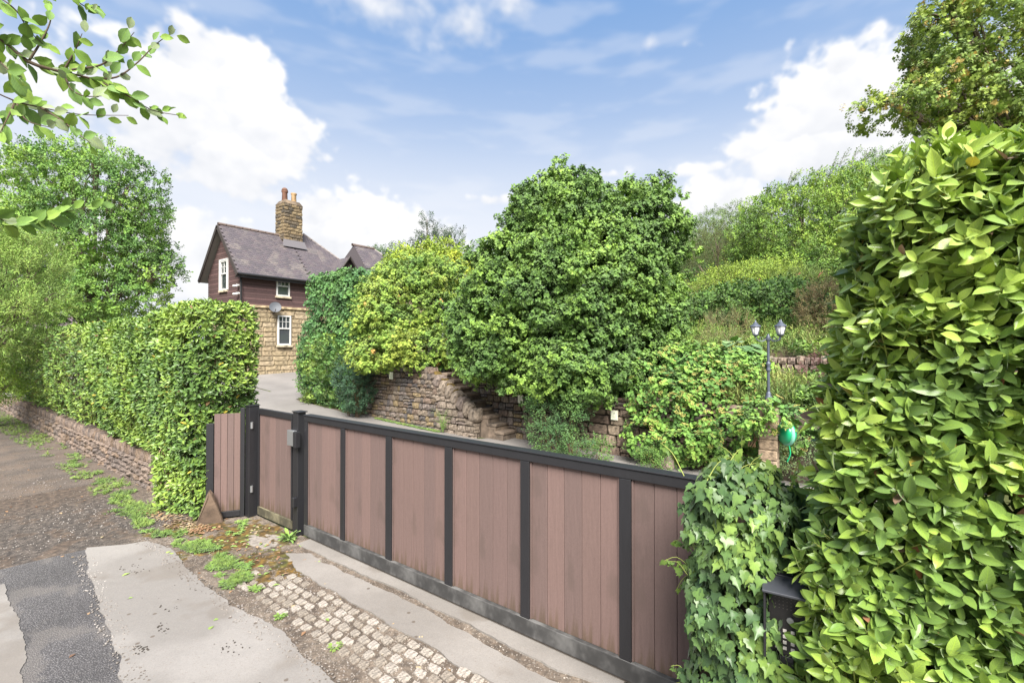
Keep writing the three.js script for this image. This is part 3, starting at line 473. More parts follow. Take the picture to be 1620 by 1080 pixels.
  part('soffit', roofShape([[A(V(eU2, eY - 0.12, gv)), A(V(RU, ry - 0.12, gv)), A(V(RU, ry - 0.12, HV + 0.1)), A(V(eU2, eY - 0.12, HV + 0.1))], [A(V(eU, eY - 0.12, gv)), A(V(RU, ry - 0.12, gv)), A(V(RU, ry - 0.12, HV + 0.1)), A(V(eU, eY - 0.12, HV + 0.1))]]), std({ color: colour(140, 136, 130), side: THREE.DoubleSide }), g);
  part('gutter', tube([V(eU + 0.04, eY - 0.03, gv), V(eU + 0.04, eY - 0.03, 17)], 0.065, 0.065, 8, 1), blackPaint, g); box('fascia', g, blackPaint, eU - 0.06, eU - 0.01, eY - 0.2, eY - 0.02, gv + 0.02, 19, 0);
  box('soffit_board', g, blackPaint, HU - 0.1, eU - 0.06, eY - 0.17, eY - 0.13, gv + 0.05, 19, 0);
  part('downpipe', tube([V(HU + 0.06, EAVE - 0.2, HV - 0.06), V(HU + 0.06, 4, HV - 0.06), V(HU + 0.06, 1.2, HV - 0.06)], 0.045, 0.045, 8, 4), blackPaint, g);
  // lead flashing and chimney
  const cu0 = -28.0, cu1 = -27.0, cv0 = 13.95, cv1 = 15.1, cb = 8.2, ct = 11.15, ch2 = part('chimney', merged([boxGeo(cu0 + 0.04, cu1 - 0.04, cb, ct, cv0 + 0.04, cv1 - 0.04, 0)]), stoneCore, g);
  const chm = stoneMats([[150, 131, 100], [136, 119, 92], [120, 108, 90], [160, 142, 110], [100, 92, 80]], 0.015), rc = random(44);
  for (let y = cb + 0.75, k = 0; y < ct - 0.02; y += 0.2, k++) for (const side of ['side', 'front']) { let a = (side === 'side' ? cv0 : cu0) - (k % 2) * 0.2; const end = side === 'side' ? cv1 : cu1, st = side === 'side' ? cv0 : cu0; while (a < end - 0.02) { const w = 0.3 + 0.25 * rc(), lo = Math.max(a, st), hi = end - (a + w) < 0.12 ? end : Math.min(a + w, end); if (hi - lo > 0.05) { const m = stone(g, chm, rc, lo + 0.004, hi - 0.004, y + 0.004, y + 0.19, side === 'side' ? cu1 + 0.02 : cv0 - 0.02, 0.1, side, 'stone_block'); ch2.attach ? null : m; } a = hi; } }
  const capMat = std({ color: colour(120, 104, 84), map: stoneMap }); const sub = (name, geo, mat) => { const m = shadows(new THREE.Mesh(geo, mat)); m.name = name; ch2.add(m); };
  { const q = new THREE.CylinderGeometry(0.55, 0.74, 0.24, 4, 1); q.rotateY(Math.PI / 4); q.scale(1, 1, 1.12); q.translate((cu0 + cu1) / 2, ct + 0.12, -(cv0 + cv1) / 2); sub('capping', boxUV(q.toNonIndexed()), capMat); }
  const pot = (u, v, h, r0, mat) => { const q = new THREE.LatheGeometry([[r0 * 1.1, 0], [r0, 0.1], [r0 * 0.9, h - 0.12], [r0 * 1.15, h - 0.08], [r0 * 1.15, h], [r0 * 0.8, h], [r0 * 0.8, h - 0.2]].map((p) => new THREE.Vector2(...p)), 14); q.translate(u, ct + 0.22, -v); sub('chimney_pot', q, mat); };
  pot(-27.5, 14.25, 0.62, 0.16, std({ color: colour(120, 84, 66), map: stoneMap })); pot(-27.45, 14.78, 0.6, 0.15, std({ color: colour(178, 148, 108), map: stoneMap }));
  { const q = new THREE.SphereGeometry(0.18, 10, 6, 0, Math.PI * 2, 0, Math.PI / 2); q.translate(-27.5, ct + 0.86, -14.25); sub('pot_cowl', q, std({ color: colour(100, 72, 58) })); }
  part('lead_flashing', roofShape([[A(V(-26.93, 8.98, 13.88)), A(V(-26.93, 9.0, 15.18)), A(V(-26.8, 8.55, 15.3)), A(V(-26.8, 8.55, 13.8))]]), std({ color: colour(104, 101, 104), side: THREE.DoubleSide }), g);
  // low rear extension seen past the gable
  box('extension', g, stoneCore, -33.5, HU - GW, 0.5, 5.2, HV + 2.5, HV + 7, 0); { const q = prism([[-33.9, 5.15], [-29.4, 5.15], [-29.4, 6.2]], 5); q.translate(0, 0, -HV - 7.2); part('extension_roof', q, slateBoard, g); }
  part('flue_pipe', tube([V(-31.4, 5.4, HV + 2.7), V(-31.4, 6.6, HV + 2.7)], 0.08, 0.08, 8, 1), blackPaint, g);
  // dish and cameras
  { const t = thing('satellite_dish', 'round grey satellite dish below the timber cladding', 'satellite dish', W(HU, 4.7, 12.6)); const q = new THREE.LatheGeometry([[0, 0], [0.1, 0.006], [0.2, 0.028], [0.29, 0.062], [0.3, 0.06], [0.2, 0.018], [0, -0.012]].map((p) => new THREE.Vector2(...p)), 24); q.applyQuaternion(new THREE.Quaternion().setFromUnitVectors(new THREE.Vector3(0, 1, 0), new THREE.Vector3(0.8, 0.3, 0.35).normalize())); const d = part('dish', q, std({ color: colour(74, 78, 84), roughness: 0.6, side: THREE.DoubleSide }), t); d.position.set(0.24, 0.08, 0); part('bracket', tube([V(HU, 4.45, 12.55), V(HU + 0.16, 4.45, 12.6), V(HU + 0.22, 4.65, 12.6)], 0.025, 0.025, 6, 6), std({ color: colour(84, 74, 70) }), t); part('feed_arm', tube([V(HU + 0.22, 4.55, 12.6), V(HU + 0.5, 4.52, 12.45), V(HU + 0.7, 4.66, 12.4)], 0.018, 0.018, 6, 6), std({ color: colour(84, 74, 70) }), t); }
  for (const [y, dv, lb] of [[5.82, -0.1, 'small white security camera, the upper of two on the gable corner'], [5.4, -0.1, 'small white security camera, the lower of two on the gable corner']]) { const t = thing('security_camera', lb, 'camera', W(HU - 0.2, y, HV), 'cameras on the house corner'); const q = new THREE.CapsuleGeometry(0.055, 0.2, 4, 10); q.rotateZ(Math.PI / 2); q.rotateY(0.4); const m = part('body', q, whitePaint, t); m.position.set(-0.02, -0.02, 0.22); const q2 = new THREE.CylinderGeometry(0.05, 0.06, 0.16, 10); q2.rotateX(Math.PI / 2); const n = part('mount', q2, whitePaint, t); n.position.set(0, 0.02, 0.1); }
}
{ // outbuilding roof just showing over the hedge
  const c = at(142, 503, 34), t = thing('outbuilding', 'outbuilding whose purple slate roof peeps over the lane hedge', 'outbuilding', new THREE.Vector3(c.x, 0, c.z));
  const q = prism([[-2.6, 0], [2.6, 0], [0, 1.5]], 5); q.rotateY(-0.4); part('roof', q, std({ color: colour(118, 100, 108), map: stoneMap }), t).position.set(0, c.y - 1.35, 0); const w = new THREE.BoxGeometry(4.6, c.y - 1.3, 4.6); w.rotateY(-0.4); part('wall', boxUV(w), std({ color: colour(160, 140, 112), map: stoneMap }), t).position.set(1, (c.y - 1.3) / 2, 2.2);
}
// ---------- gates and fittings
const boardMap = texture(256, 1024, (s, t) => { const f = tileFbm(s * 12, t, 8, 4, 21), st = tileFbm(s * 3, t * 0.5, 10, 4, 83), e = tileFbm(s, t, 5, 5, 29); let c = grey(0.9 + 0.08 * f + 0.05 * (hash(Math.floor(s * 256), Math.floor(t * 128), 8) - 0.5)); c = mixRGB(c, [0.62, 0.62, 0.42], 0.55 * smooth(0.02, 0.16, 0.24 * st - 0.9 * Math.max(0, t - 0.1) - 0.02)); return mixRGB(c, [0.78, 0.8, 0.78], 0.4 * smooth(0.56, 0.75, e)); }); boardMap.repeat.set(1, 1 / 1.8);
const boardTones = [[110, 90, 84], [104, 86, 81], [114, 93, 87], [107, 88, 83]].map((c) => std({ color: colour(...c), map: boardMap, bumpMap: grainBump, bumpScale: 0.0015, roughness: 0.75 }));
const frameBlack = std({ color: colour(34, 34, 37), roughness: 0.5, map: grainMap, bumpMap: grainBump, bumpScale: 0.001 });
const railDusty = std({ color: colour(94, 93, 91), roughness: 0.85, map: dustMap }), railMossy = std({ color: colour(118, 112, 88), roughness: 0.9, map: dustMap });
const steel = std({ color: colour(176, 178, 180), roughness: 0.35, metalness: 0.8 });
let tone = 0;
function boardsBetween(g, u0, u1, y0, y1, v0, v1, n) { const w = (u1 - u0) / n; for (let k = 0; k < n; k++) box('board', g, boardTones[(tone = (tone * 5 + 3 + k) % 7) % 4], u0 + k * w + 0.0015, u0 + (k + 1) * w - 0.0015, y0, y1, v0, v1, 0.004); }
{
  const g = thing('sliding_gate', 'long brown boarded sliding gate in a black steel frame', 'gate', W(-3, 0.02, 3.56));
  const v0 = 3.52, v1 = 3.6, L = -6.24, R = 0.35, T = 1.72;
  box('top_rail', g, frameBlack, L, R, T - 0.08, T, v0, v1 + 0.02, 0.008); box('cap_rail', g, frameBlack, L, R, T + 0.001, T + 0.014, v0 - 0.01, v1 + 0.03, 0.004);
  box('bottom_rail', g, railDusty, L, R, 0.045, 0.2, v0, v1, 0.01); box('track_rail', g, std({ color: colour(92, 84, 76), roughness: 0.8 }), L + 0.1, R, 0.022, 0.042, v0 + 0.02, v0 + 0.06, 0.003);
  const st = [[L, -6.16], [-5.37, -5.28], [-4.46, -4.355], [-3.49, -3.385], [-2.51, -2.41], [-1.535, -1.435], [-0.56, -0.46], [0.25, R]];
  st.forEach(([a, b]) => box('stile', g, frameBlack, a, b, 0.2, T - 0.08, v0 + 0.003, v1, 0.006));
  for (let k = 0; k < st.length - 1; k++) { boardsBetween(g, st[k][1] + 0.003, st[k + 1][0] - 0.003, 0.2, T - 0.08, v0 + 0.035, v0 + 0.06, 5); box('edge_strip', g, boardTones[1], st[k][1], st[k][1] + 0.016, 0.203, T - 0.083, v0 + 0.02, v0 + 0.034, 0.002); box('edge_strip', g, boardTones[2], st[k + 1][0] - 0.016, st[k + 1][0], 0.203, T - 0.083, v0 + 0.02, v0 + 0.034, 0.002); }
}
{
  const g = thing('pedestrian_gate', 'narrow brown boarded side gate in a black frame', 'gate', W(-7.1, 0.02, 3.56)), v0 = 3.53, v1 = 3.59, L = -7.62, R = -6.58, T = 1.71;
  box('top_rail', g, frameBlack, L, R, T - 0.09, T, v0, v1, 0.006); box('bottom_rail', g, railMossy, L, R, 0.04, 0.17, v0, v1, 0.008);
  box('stile', g, frameBlack, L, L + 0.035, 0.17, T - 0.09, v0, v1, 0.004); box('stile', g, frameBlack, R - 0.03, R, 0.17, T - 0.09, v0, v1, 0.004); boardsBetween(g, L + 0.037, R - 0.032, 0.17, T - 0.09, v0 + 0.02, v0 + 0.045, 6);
}
{
  const g = thing('gate_post', 'black steel post with a lock box between the two gates', 'post', W(-6.42, 0, 3.56));
  box('shaft', g, frameBlack, -6.5, -6.36, 0, 1.75, 3.5, 3.62, 0.008); box('cap', g, frameBlack, -6.515, -6.33, 1.75, 1.765, 3.49, 3.63, 0.004);
  const lock = box('lock_box', g, steel, -6.55, -6.38, 1.28, 1.5, 3.44, 3.5, 0.008); const m = shadows(new THREE.Mesh(boxGeo(-6.37, -6.29, 1.27, 1.49, 3.43, 3.5, 0.006), frameBlack)); m.name = 'keep'; lock.add(m);
  box('roller_bracket', g, frameBlack, -6.42, -6.36, 0.42, 0.56, 3.44, 3.5, 0.01);
}
{
  const g = thing('gate_post', 'black hinge post of the narrow side gate', 'post', W(-7.72, 0, 3.53));
  box('shaft', g, frameBlack, -7.79, -7.66, -0.02, 1.75, 3.42, 3.58, 0.008); for (const y of [0.45, 1.45]) { const q = new THREE.CylinderGeometry(0.022, 0.022, 0.1, 10); q.translate(-7.655, y, -3.46); part('hinge', q, steel, g); } box('cap', g, frameBlack, -7.8, -7.65, 1.75, 1.76, 3.41, 3.59, 0.003);
}
{ // splayed return panel by the hedge
  const g = thing('fence_panel', 'brown boarded return panel half under the clipped hedge', 'fence', W(-7.8, 0, 3.42)); g.rotation.y = Math.atan2(0.42, -0.3) ;
  const len = 0.52, B = (name, mat, s0, s1, y0, y1, d0, d1) => { const q = boxGeo(s0, s1, y0, y1, d0, d1, 0.004), m = shadows(new THREE.Mesh(q, mat)); m.name = name; g.add(m); };
  g.rotation.y = -Math.PI + 1.02; // runs from the post towards the lane
  B('stile', frameBlack, 0.0, 0.06, 0, 1.72, -0.03, 0.03); B('stile', frameBlack, len - 0.1, len, 0, 1.5, -0.03, 0.03); B('bottom_rail', frameBlack, 0.06, len - 0.1, 0.03, 0.12, -0.03, 0.03); for (let k = 0; k < 4; k++) B('board', boardTones[k], 0.062 + k * 0.089, 0.148 + k * 0.089, 0.12, 1.64, -0.012, 0.012);
}
// plaques on the walls
const plaqueCanvas = (text) => { const c = document.createElement('canvas'); c.width = 96; c.height = 128; const x = c.getContext('2d'); x.fillStyle = '#dfe2cc'; x.fillRect(0, 0, 96, 128); x.fillStyle = '#4c4f48'; x.textAlign = 'center'; if (text) { x.font = '44px serif'; x.fillText(text, 48, 58); } x.fillStyle = '#8f9684'; for (const [y, w] of text ? [[80, 56], [92, 44], [104, 52]] : [[28, 48], [44, 60], [60, 52], [76, 58], [92, 40]]) x.fillRect(48 - w / 2, y, w, 4); const t = new THREE.CanvasTexture(c); t.colorSpace = THREE.SRGBColorSpace; return t; };
for (const [u, y, v, text, label] of [[-12.17, 1.73, 9.84, '', 'pale plaque high on the wall by the ivy column'], [-7.59, 1.2, 10.68, '', 'pale plaque half hidden under the leafy tree'], [-4.76, 1.0, 10.67, 'P', 'pale parking plaque with a letter P on the wall']]) {
  const t = thing('wall_plaque', label, 'sign', W(u, y, v), 'plaques on the stone walls'); const q = new THREE.PlaneGeometry(0.165, 0.215); part('face', q, std({ map: plaqueCanvas(text), roughness: 0.5 }), t).position.set(0, 0, 0.0125); part('plate', new THREE.BoxGeometry(0.18, 0.23, 0.02), std({ color: colour(222, 224, 206), roughness: 0.5 }), t).position.set(0, 0, 0);
}
// three-lantern lamp post on the terrace
{
  const base = W(-1.32, 1.6, 9.95), iron = std({ color: colour(84, 90, 102), roughness: 0.45, metalness: 0.3 }), t = thing('lamp_post', 'grey cast iron garden lamp post with three lanterns', 'lamp post', base); t.scale.setScalar(0.87);
  const L = (name, pts, x = 0, y = 0, z = 0, mat = iron, seg = 16, parent = t) => { const m = shadows(new THREE.Mesh(new THREE.LatheGeometry(pts.map((p) => new THREE.Vector2(...p)), seg), mat)); m.name = name; m.position.set(x, y, z); parent.add(m); return m; };
  L('base', [[0, -0.1], [0.085, -0.1], [0.085, 0.03], [0.06, 0.05], [0.075, 0.1], [0.075, 0.16], [0.045, 0.2], [0.055, 0.23], [0.03, 0.27]]);
  L('shaft', [[0.03, 0.25], [0.028, 0.8], [0.026, 1.4]]); L('collar', [[0.026, 0.7], [0.045, 0.72], [0.05, 0.75], [0.036, 0.78], [0.036, 0.83], [0.05, 0.86], [0.045, 0.9], [0.026, 0.92]]); L('head', [[0.028, 1.36], [0.05, 1.4], [0.045, 1.46], [0.02, 1.52]]);
  const frost = std({ color: colour(214, 214, 210), roughness: 0.4 });
  for (let k = 0; k < 3; k++) {
    const a = [2.55, 0.35, -0.75][k] , R = 0.27, x = Math.cos(a) * R, z = -Math.sin(a) * R * -1;
    part('arm', tube([new THREE.Vector3(0, 1.46, 0), new THREE.Vector3(x * 0.45, 1.36, z * 0.45), new THREE.Vector3(x * 0.9, 1.4, z * 0.9), new THREE.Vector3(x, 1.47, z)], 0.012, 0.012, 6, 12), iron, t).position.set(0, 0, 0);
    part('scroll', tube(Array.from({ length: 9 }, (_, i) => new THREE.Vector3(x * (0.5 + 0.16 * Math.cos(i * 0.75)), 1.42 + 0.035 * Math.sin(i * 0.75), z * (0.5 + 0.16 * Math.cos(i * 0.75)))), 0.006, 0.006, 5, 18), iron, t).position.set(0, 0, 0);
    const lan = L('lantern', [[0, 0.0], [0.03, 0], [0.055, 0.03], [0.06, 0.045], [0, 0.045]], x, 1.47, z);
    L('lantern_glass', [[0.055, 0.05], [0.098, 0.21], [0, 0.21]], 0, 0, 0, frost, 6, lan); L('lantern_cap', [[0.12, 0.21], [0.122, 0.225], [0.05, 0.275], [0.04, 0.3], [0.02, 0.31], [0.012, 0.35], [0, 0.36]], 0, 0, 0, iron, 6, lan);
    for (let j = 0; j < 6; j++) { const b = (j / 6) * Math.PI * 2, m = shadows(new THREE.Mesh(tube([new THREE.Vector3(Math.sin(b) * 0.057, 0.045, Math.cos(b) * 0.057), new THREE.Vector3(Math.sin(b) * 0.101, 0.212, Math.cos(b) * 0.101)], 0.005, 0.005, 4, 1), iron)); m.name = 'glazing_bar'; lan.add(m); }
  }
}
// intercom on a post in the ivy
{
  const t = thing('intercom_panel', 'black hooded intercom keypad between the ivy and the laurel', 'intercom', W(-0.3, 0, 2.82)); t.rotation.y = 0.1;
  const blk = std({ color: colour(40, 38, 38), roughness: 0.5, map: grainMap }), B = (name, mat, x0, x1, y0, y1, z0, z1) => { const m = shadows(new THREE.Mesh(boxUV(new RoundedBoxGeometry(x1 - x0, y1 - y0, z1 - z0, 1, 0.004)), mat)); m.name = name; m.position.set((x0 + x1) / 2, (y0 + y1) / 2, (z0 + z1) / 2); t.add(m); return m; };
  B('post', frameBlack, -0.035, 0.035, 0, 1.08, -0.06, 0.01); B('face_plate', blk, -0.08, 0.09, 1.08, 1.44, -0.02, 0.0); B('back_box', frameBlack, -0.09, 0.1, 1.07, 1.45, -0.08, -0.02);
  B('hood_side', frameBlack, -0.1, -0.088, 1.09, 1.44, -0.02, 0.085); B('hood_side', frameBlack, 0.098, 0.11, 1.09, 1.44, -0.02, 0.085); const h = B('hood_top', std({ color: colour(58, 60, 66), roughness: 0.5 }), -0.105, 0.115, 1.442, 1.456, -0.05, 0.11); h.rotation.x = 0.12; B('hood_lip', frameBlack, -0.105, 0.115, 1.457, 1.475, -0.08, -0.045);
  const keyMat = std({ color: colour(206, 200, 192), roughness: 0.4 }); for (let i = 0; i < 3; i++) for (let j = 0; j < 4; j++) B('key', keyMat, -0.05 + i * 0.036, -0.032 + i * 0.036, 1.11 + j * 0.03, 1.128 + j * 0.03, 0, 0.005);
  for (let i = 0; i < 6; i++) for (let j = 0; j < 5; j++) B('speaker_hole', std({ color: colour(104, 98, 92) }), -0.05 + i * 0.018, -0.045 + i * 0.018, 1.32 + j * 0.018, 1.325 + j * 0.018, -0.002, 0.0015);
  const q = new THREE.CylinderGeometry(0.016, 0.016, 0.012, 16); q.rotateX(Math.PI / 2); const m = part('call_button', q, steel, t); m.position.set(0.02, 1.27, 0.003);
}
// ---------- leaves
function blade(L, Wd, o = {}) { // one leaf: base at the origin, tip along +y, upper face towards +z
  const n = o.rows ?? 4, cols = o.cols ?? 2, fold = o.fold ?? 0.25, curl = o.curl ?? 0.25, pos = [], uv = [], idx = [], widest = o.widest ?? 0.45;
  for (let i = 0; i <= n; i++) { const t = i / n, w = Wd * 0.5 * (t < widest ? Math.sin((t / widest) * Math.PI / 2) ** 0.75 : Math.cos(((t - widest) / (1 - widest)) * Math.PI / 2) ** (o.tip ?? 0.8)) + 0.001;
    for (let j = 0; j <= cols; j++) { const s = (j / cols) * 2 - 1; pos.push(s * w * Math.cos(fold), t * L, Math.abs(s) * w * Math.sin(fold) - curl * L * t * t + (o.wave ?? 0) * L * Math.sin(t * 9 + s * 2) * Math.abs(s)); uv.push((s + 1) / 2, t); } }
  for (let i = 0; i < n; i++) for (let j = 0; j < cols; j++) { const a = i * (cols + 1) + j; idx.push(a, a + 1, a + cols + 1, a + 1, a + cols + 2, a + cols + 1); }
  const g = new THREE.BufferGeometry(); g.setAttribute('position', new THREE.Float32BufferAttribute(pos, 3)); g.setAttribute('uv', new THREE.Float32BufferAttribute(uv, 2)); g.setIndex(idx); g.computeVertexNormals(); return g;
}
function outlineLeaf(pts, L, fold = 0.15, curl = 0.2) { // lobed leaf from a half outline (x, y), mirrored; fan from the midrib
  const ring = [...pts, ...pts.slice(0, -1).reverse().map(([x, y]) => [-x, y])], pos = [0, 0.35 * L, 0.0], uv = [0.5, 0.4], idx = [];
  ring.forEach(([x, y]) => { pos.push(x * L, y * L, Math.abs(x) * L * Math.sin(fold) - curl * L * Math.max(0, y) ** 2 + 0.02 * L); uv.push(0.5 + x * 0.8, clamp((y + 0.2) / 1.2)); });
  for (let i = 0; i < ring.length - 1; i++) idx.push(0, i + 2, i + 1); idx.push(0, 1, ring.length);
  const g = new THREE.BufferGeometry(); g.setAttribute('position', new THREE.Float32BufferAttribute(pos, 3)); g.setAttribute('uv', new THREE.Float32BufferAttribute(uv, 2)); g.setIndex(idx); g.computeVertexNormals(); return g;
}
const laurelLeafMap = texture(64, 128, (s, t) => { const x = Math.abs(s - 0.5) * 2, rib = smooth(0.1, 0.03, x), vein = smooth(0.86, 1.0, Math.sin((t - x * 0.22) * 58)) * smooth(0.02, 0.1, x) * 0.16; return mixRGB(grey(0.8 + 0.16 * tileFbm(s, t, 4, 4, 9) + vein * 1.2), [1.0, 1.0, 0.8], rib * 0.9); });
const ivyLeafMap = texture(64, 64, (s, t) => { const x = s - 0.5, y = t - 0.15; let v = 0; for (const a of [-1.1, -0.55, 0, 0.55, 1.1]) { const d = Math.abs(x * Math.cos(a) - y * Math.sin(a)); if (x * Math.sin(a) + y * Math.cos(a) > -0.05) v = Math.max(v, smooth(0.035, 0.008, d)); } return mixRGB(grey(0.82 + 0.16 * tileFbm(s, t, 4, 4, 19)), [1, 1, 0.9], v * 0.6); });
const leafMat = (o = {}) => new THREE.MeshPhysicalMaterial({ color: 0xffffff, roughness: 0.95, side: THREE.DoubleSide, transmission: 0.24, thickness: 0, clearcoat: o.gloss ?? 0.25, clearcoatRoughness: o.sheen ?? 0.4, ...(o.map ? { map: o.map } : {}), ...(o.vertex ? { vertexColors: true } : {}), ...(o.color ? { color: o.color } : {}) });
const barkMat = std({ map: barkMap, bumpMap: barkBump, bumpScale: 0.02, roughness: 1 }), twigMat = std({ color: colour(96, 74, 52), roughness: 1 }), greenStem = std({ color: colour(150, 160, 80), roughness: 0.8 });
// a twig carrying leaves; vertex colours vary from leaf to leaf
function sprig(leaf, n, len, o = {}) {
  const r = random(o.seed ?? 1), list = [], colours = [], q = new THREE.Quaternion(), m = new THREE.Matrix4();
  const add = (g, c) => { const h = g.toNonIndexed(); list.push(h); for (let i = 0; i < h.attributes.position.count; i++) colours.push(...c); };
  for (let k = 0; k < n; k++) {
    const t = n > 1 ? k / (n - 1) : 1, roll = k * 2.4 + r() * 0.8, open = mix(o.open0 ?? 1.25, o.open1 ?? 0.6, t) + 0.35 * (r() - 0.5), s = mix(0.75, 1.1, r()) * (0.75 + 0.35 * Math.sin(t * 2.6));
    q.setFromEuler(new THREE.Euler(0, roll, 0)).multiply(new THREE.Quaternion().setFromEuler(new THREE.Euler(open, 0, 0))).multiply(new THREE.Quaternion().setFromEuler(new THREE.Euler(0, (r() - 0.5) * 0.9, 0)));
    m.compose(new THREE.Vector3((r() - 0.5) * (o.scatter ?? 0.02), len * (0.15 + 0.85 * t), (r() - 0.5) * (o.scatter ?? 0.02)), q, new THREE.Vector3(s, s, s));
    // turn each leaf so that its upper face looks up the twig
    const g = leaf.clone(); g.rotateY(Math.PI); g.applyMatrix4(m); const b = 0.78 + 0.44 * r(), y = 0.94 + 0.14 * r(); add(g, [b * y, b, b * (0.8 + 0.3 * r())]);
  }
  if (o.stem !== 0) { const c = new THREE.CylinderGeometry(0.002, o.stem ?? 0.004, len, 3, 1, true); c.translate(0, len / 2, 0); add(c, [0.9, 0.62, 0.6]); }
  const g = mergeGeometries(list); g.setAttribute('color', new THREE.Float32BufferAttribute(colours, 3)); return g;
}
// ---------- filling shapes with twigs
const ellipsoid = (c, r) => (p) => { const x = (p.x - c.x) / r[0], y = (p.y - c.y) / r[1], z = (p.z - c.z) / r[2], k0 = Math.hypot(x, y, z), k1 = Math.hypot(x / r[0], y / r[1], z / r[2]); return k1 < 1e-6 ? -Math.min(...r) : (k0 * (k0 - 1)) / k1; };
const union = (list) => (p) => { let d = 1e9; for (const f of list) d = Math.min(d, f(p)); return d; };
const rounded = (u0, u1, y0, y1, v0, v1, rad) => (p) => { const qx = Math.abs(p.x - (u0 + u1) / 2) - (u1 - u0) / 2 + rad, qy = Math.abs(p.y - (y0 + y1) / 2) - (y1 - y0) / 2 + rad, qz = Math.abs(-p.z - (v0 + v1) / 2) - (v1 - v0) / 2 + rad; return Math.hypot(Math.max(qx, 0), Math.max(qy, 0), Math.max(qz, 0)) + Math.min(0, Math.max(qx, qy, qz)) - rad; };
function scatter(sdf, lo, hi, n, o) { // points in the outer layer of a shape, thinning inwards, with the outward direction
  const r = random(o.seed), out = [], p = new THREE.Vector3(), depth = o.depth ?? 0.3, amp = o.amp ?? 0.1, f = o.freq ?? 1.2, e = 0.05, D = (q) => sdf(q) + amp * (noise(q.x * f, q.y * f, q.z * f + o.seed) + 0.5 * noise(q.x * f * 2.3, q.y * f * 2.3, q.z * f * 2.3 + o.seed));
  for (let tries = 0; out.length < n && tries < n * 400; tries++) {
    p.set(mix(lo.x, hi.x, r()), mix(lo.y, hi.y, r()), mix(lo.z, hi.z, r()));
    const rough = sdf(p); if (rough > amp * 1.5 || rough < -depth * 4 - amp * 1.5) continue;
    const d = D(p); if (d > 0 || r() > Math.exp(d / depth) * 1.0 + (o.fill ?? 0)) continue;
    if (o.floor && p.y < o.floor(p)) continue;
    if (o.gap && noise(p.x * (o.gapFreq ?? 1) + 31, p.y * (o.gapFreq ?? 1) * (o.gapFlat ?? 1), p.z * (o.gapFreq ?? 1)) < o.gap && r() < (o.gapCut ?? 0.85)) continue;
    const n0 = new THREE.Vector3(D(p.clone().setX(p.x + e)) - d, D(p.clone().setY(p.y + e)) - d, D(p.clone().setZ(p.z + e)) - d).normalize();
    if (o.front) { const toEye = new THREE.Vector3(-p.x, EYE - p.y, -p.z).normalize(); if (n0.dot(toEye) < -0.35 && r() < o.front) continue; }
    out.push({ p: p.clone(), n: n0, d });
  }
  return out;
}
const bounds = (lobes) => { const lo = new THREE.Vector3(1e9, 1e9, 1e9), hi = lo.clone().negate(); for (const [c, r] of lobes) { lo.min(new THREE.Vector3(c.x - r[0], c.y - r[1], c.z - r[2])); hi.max(new THREE.Vector3(c.x + r[0], c.y + r[1], c.z + r[2])); } return [lo.addScalar(-0.4), hi.addScalar(0.4)]; };
const UP = new THREE.Vector3(0, 1, 0);
function sprays(name, parent, geo, mat, pts, o) { // one InstancedMesh of twigs
  const r = random(o.seed ?? 5), im = new THREE.InstancedMesh(geo, mat, pts.length), M = new THREE.Matrix4(), q = new THREE.Quaternion(), roll = new THREE.Quaternion(), c = new THREE.Color(), b = new THREE.Vector3(); for (let p = parent; p && p !== scene; p = p.parent) b.add(p.position);
  const pal = o.palette.map((x) => new THREE.Color().setRGB(...x));
  pts.forEach(({ p, n }, i) => {
    const dir = n.clone().multiplyScalar(o.out ?? 1).addScaledVector(UP, o.up ?? 0.4).add(new THREE.Vector3(r() - 0.5, r() - 0.5, r() - 0.5).multiplyScalar(o.jitter ?? 1)).normalize();
    q.setFromUnitVectors(UP, dir).multiply(roll.setFromAxisAngle(UP, r() * 6.283)); const s = mix(o.size[0], o.size[1], r());
    M.compose(p.clone().sub(b), q, new THREE.Vector3(s, s, s)); im.setMatrixAt(i, M);
    const k = clamp(0.5 + 0.55 * noise(p.x * (o.patch ?? 0.7), p.y * (o.patch ?? 0.7), p.z * (o.patch ?? 0.7) + 50) + 0.5 * (r() - 0.5)) * (pal.length - 1), a = Math.min(pal.length - 2, Math.floor(k)); c.copy(pal[a]).lerp(pal[a + 1], k - a); if (o.odd && r() < o.odd[0]) c.setRGB(...o.odd[1]);
    im.setColorAt(i, c.multiplyScalar(0.92 + 0.32 * r()));
  });
  im.name = name; im.userData.kind = 'stuff'; shadows(im); parent.add(im); return im;
}
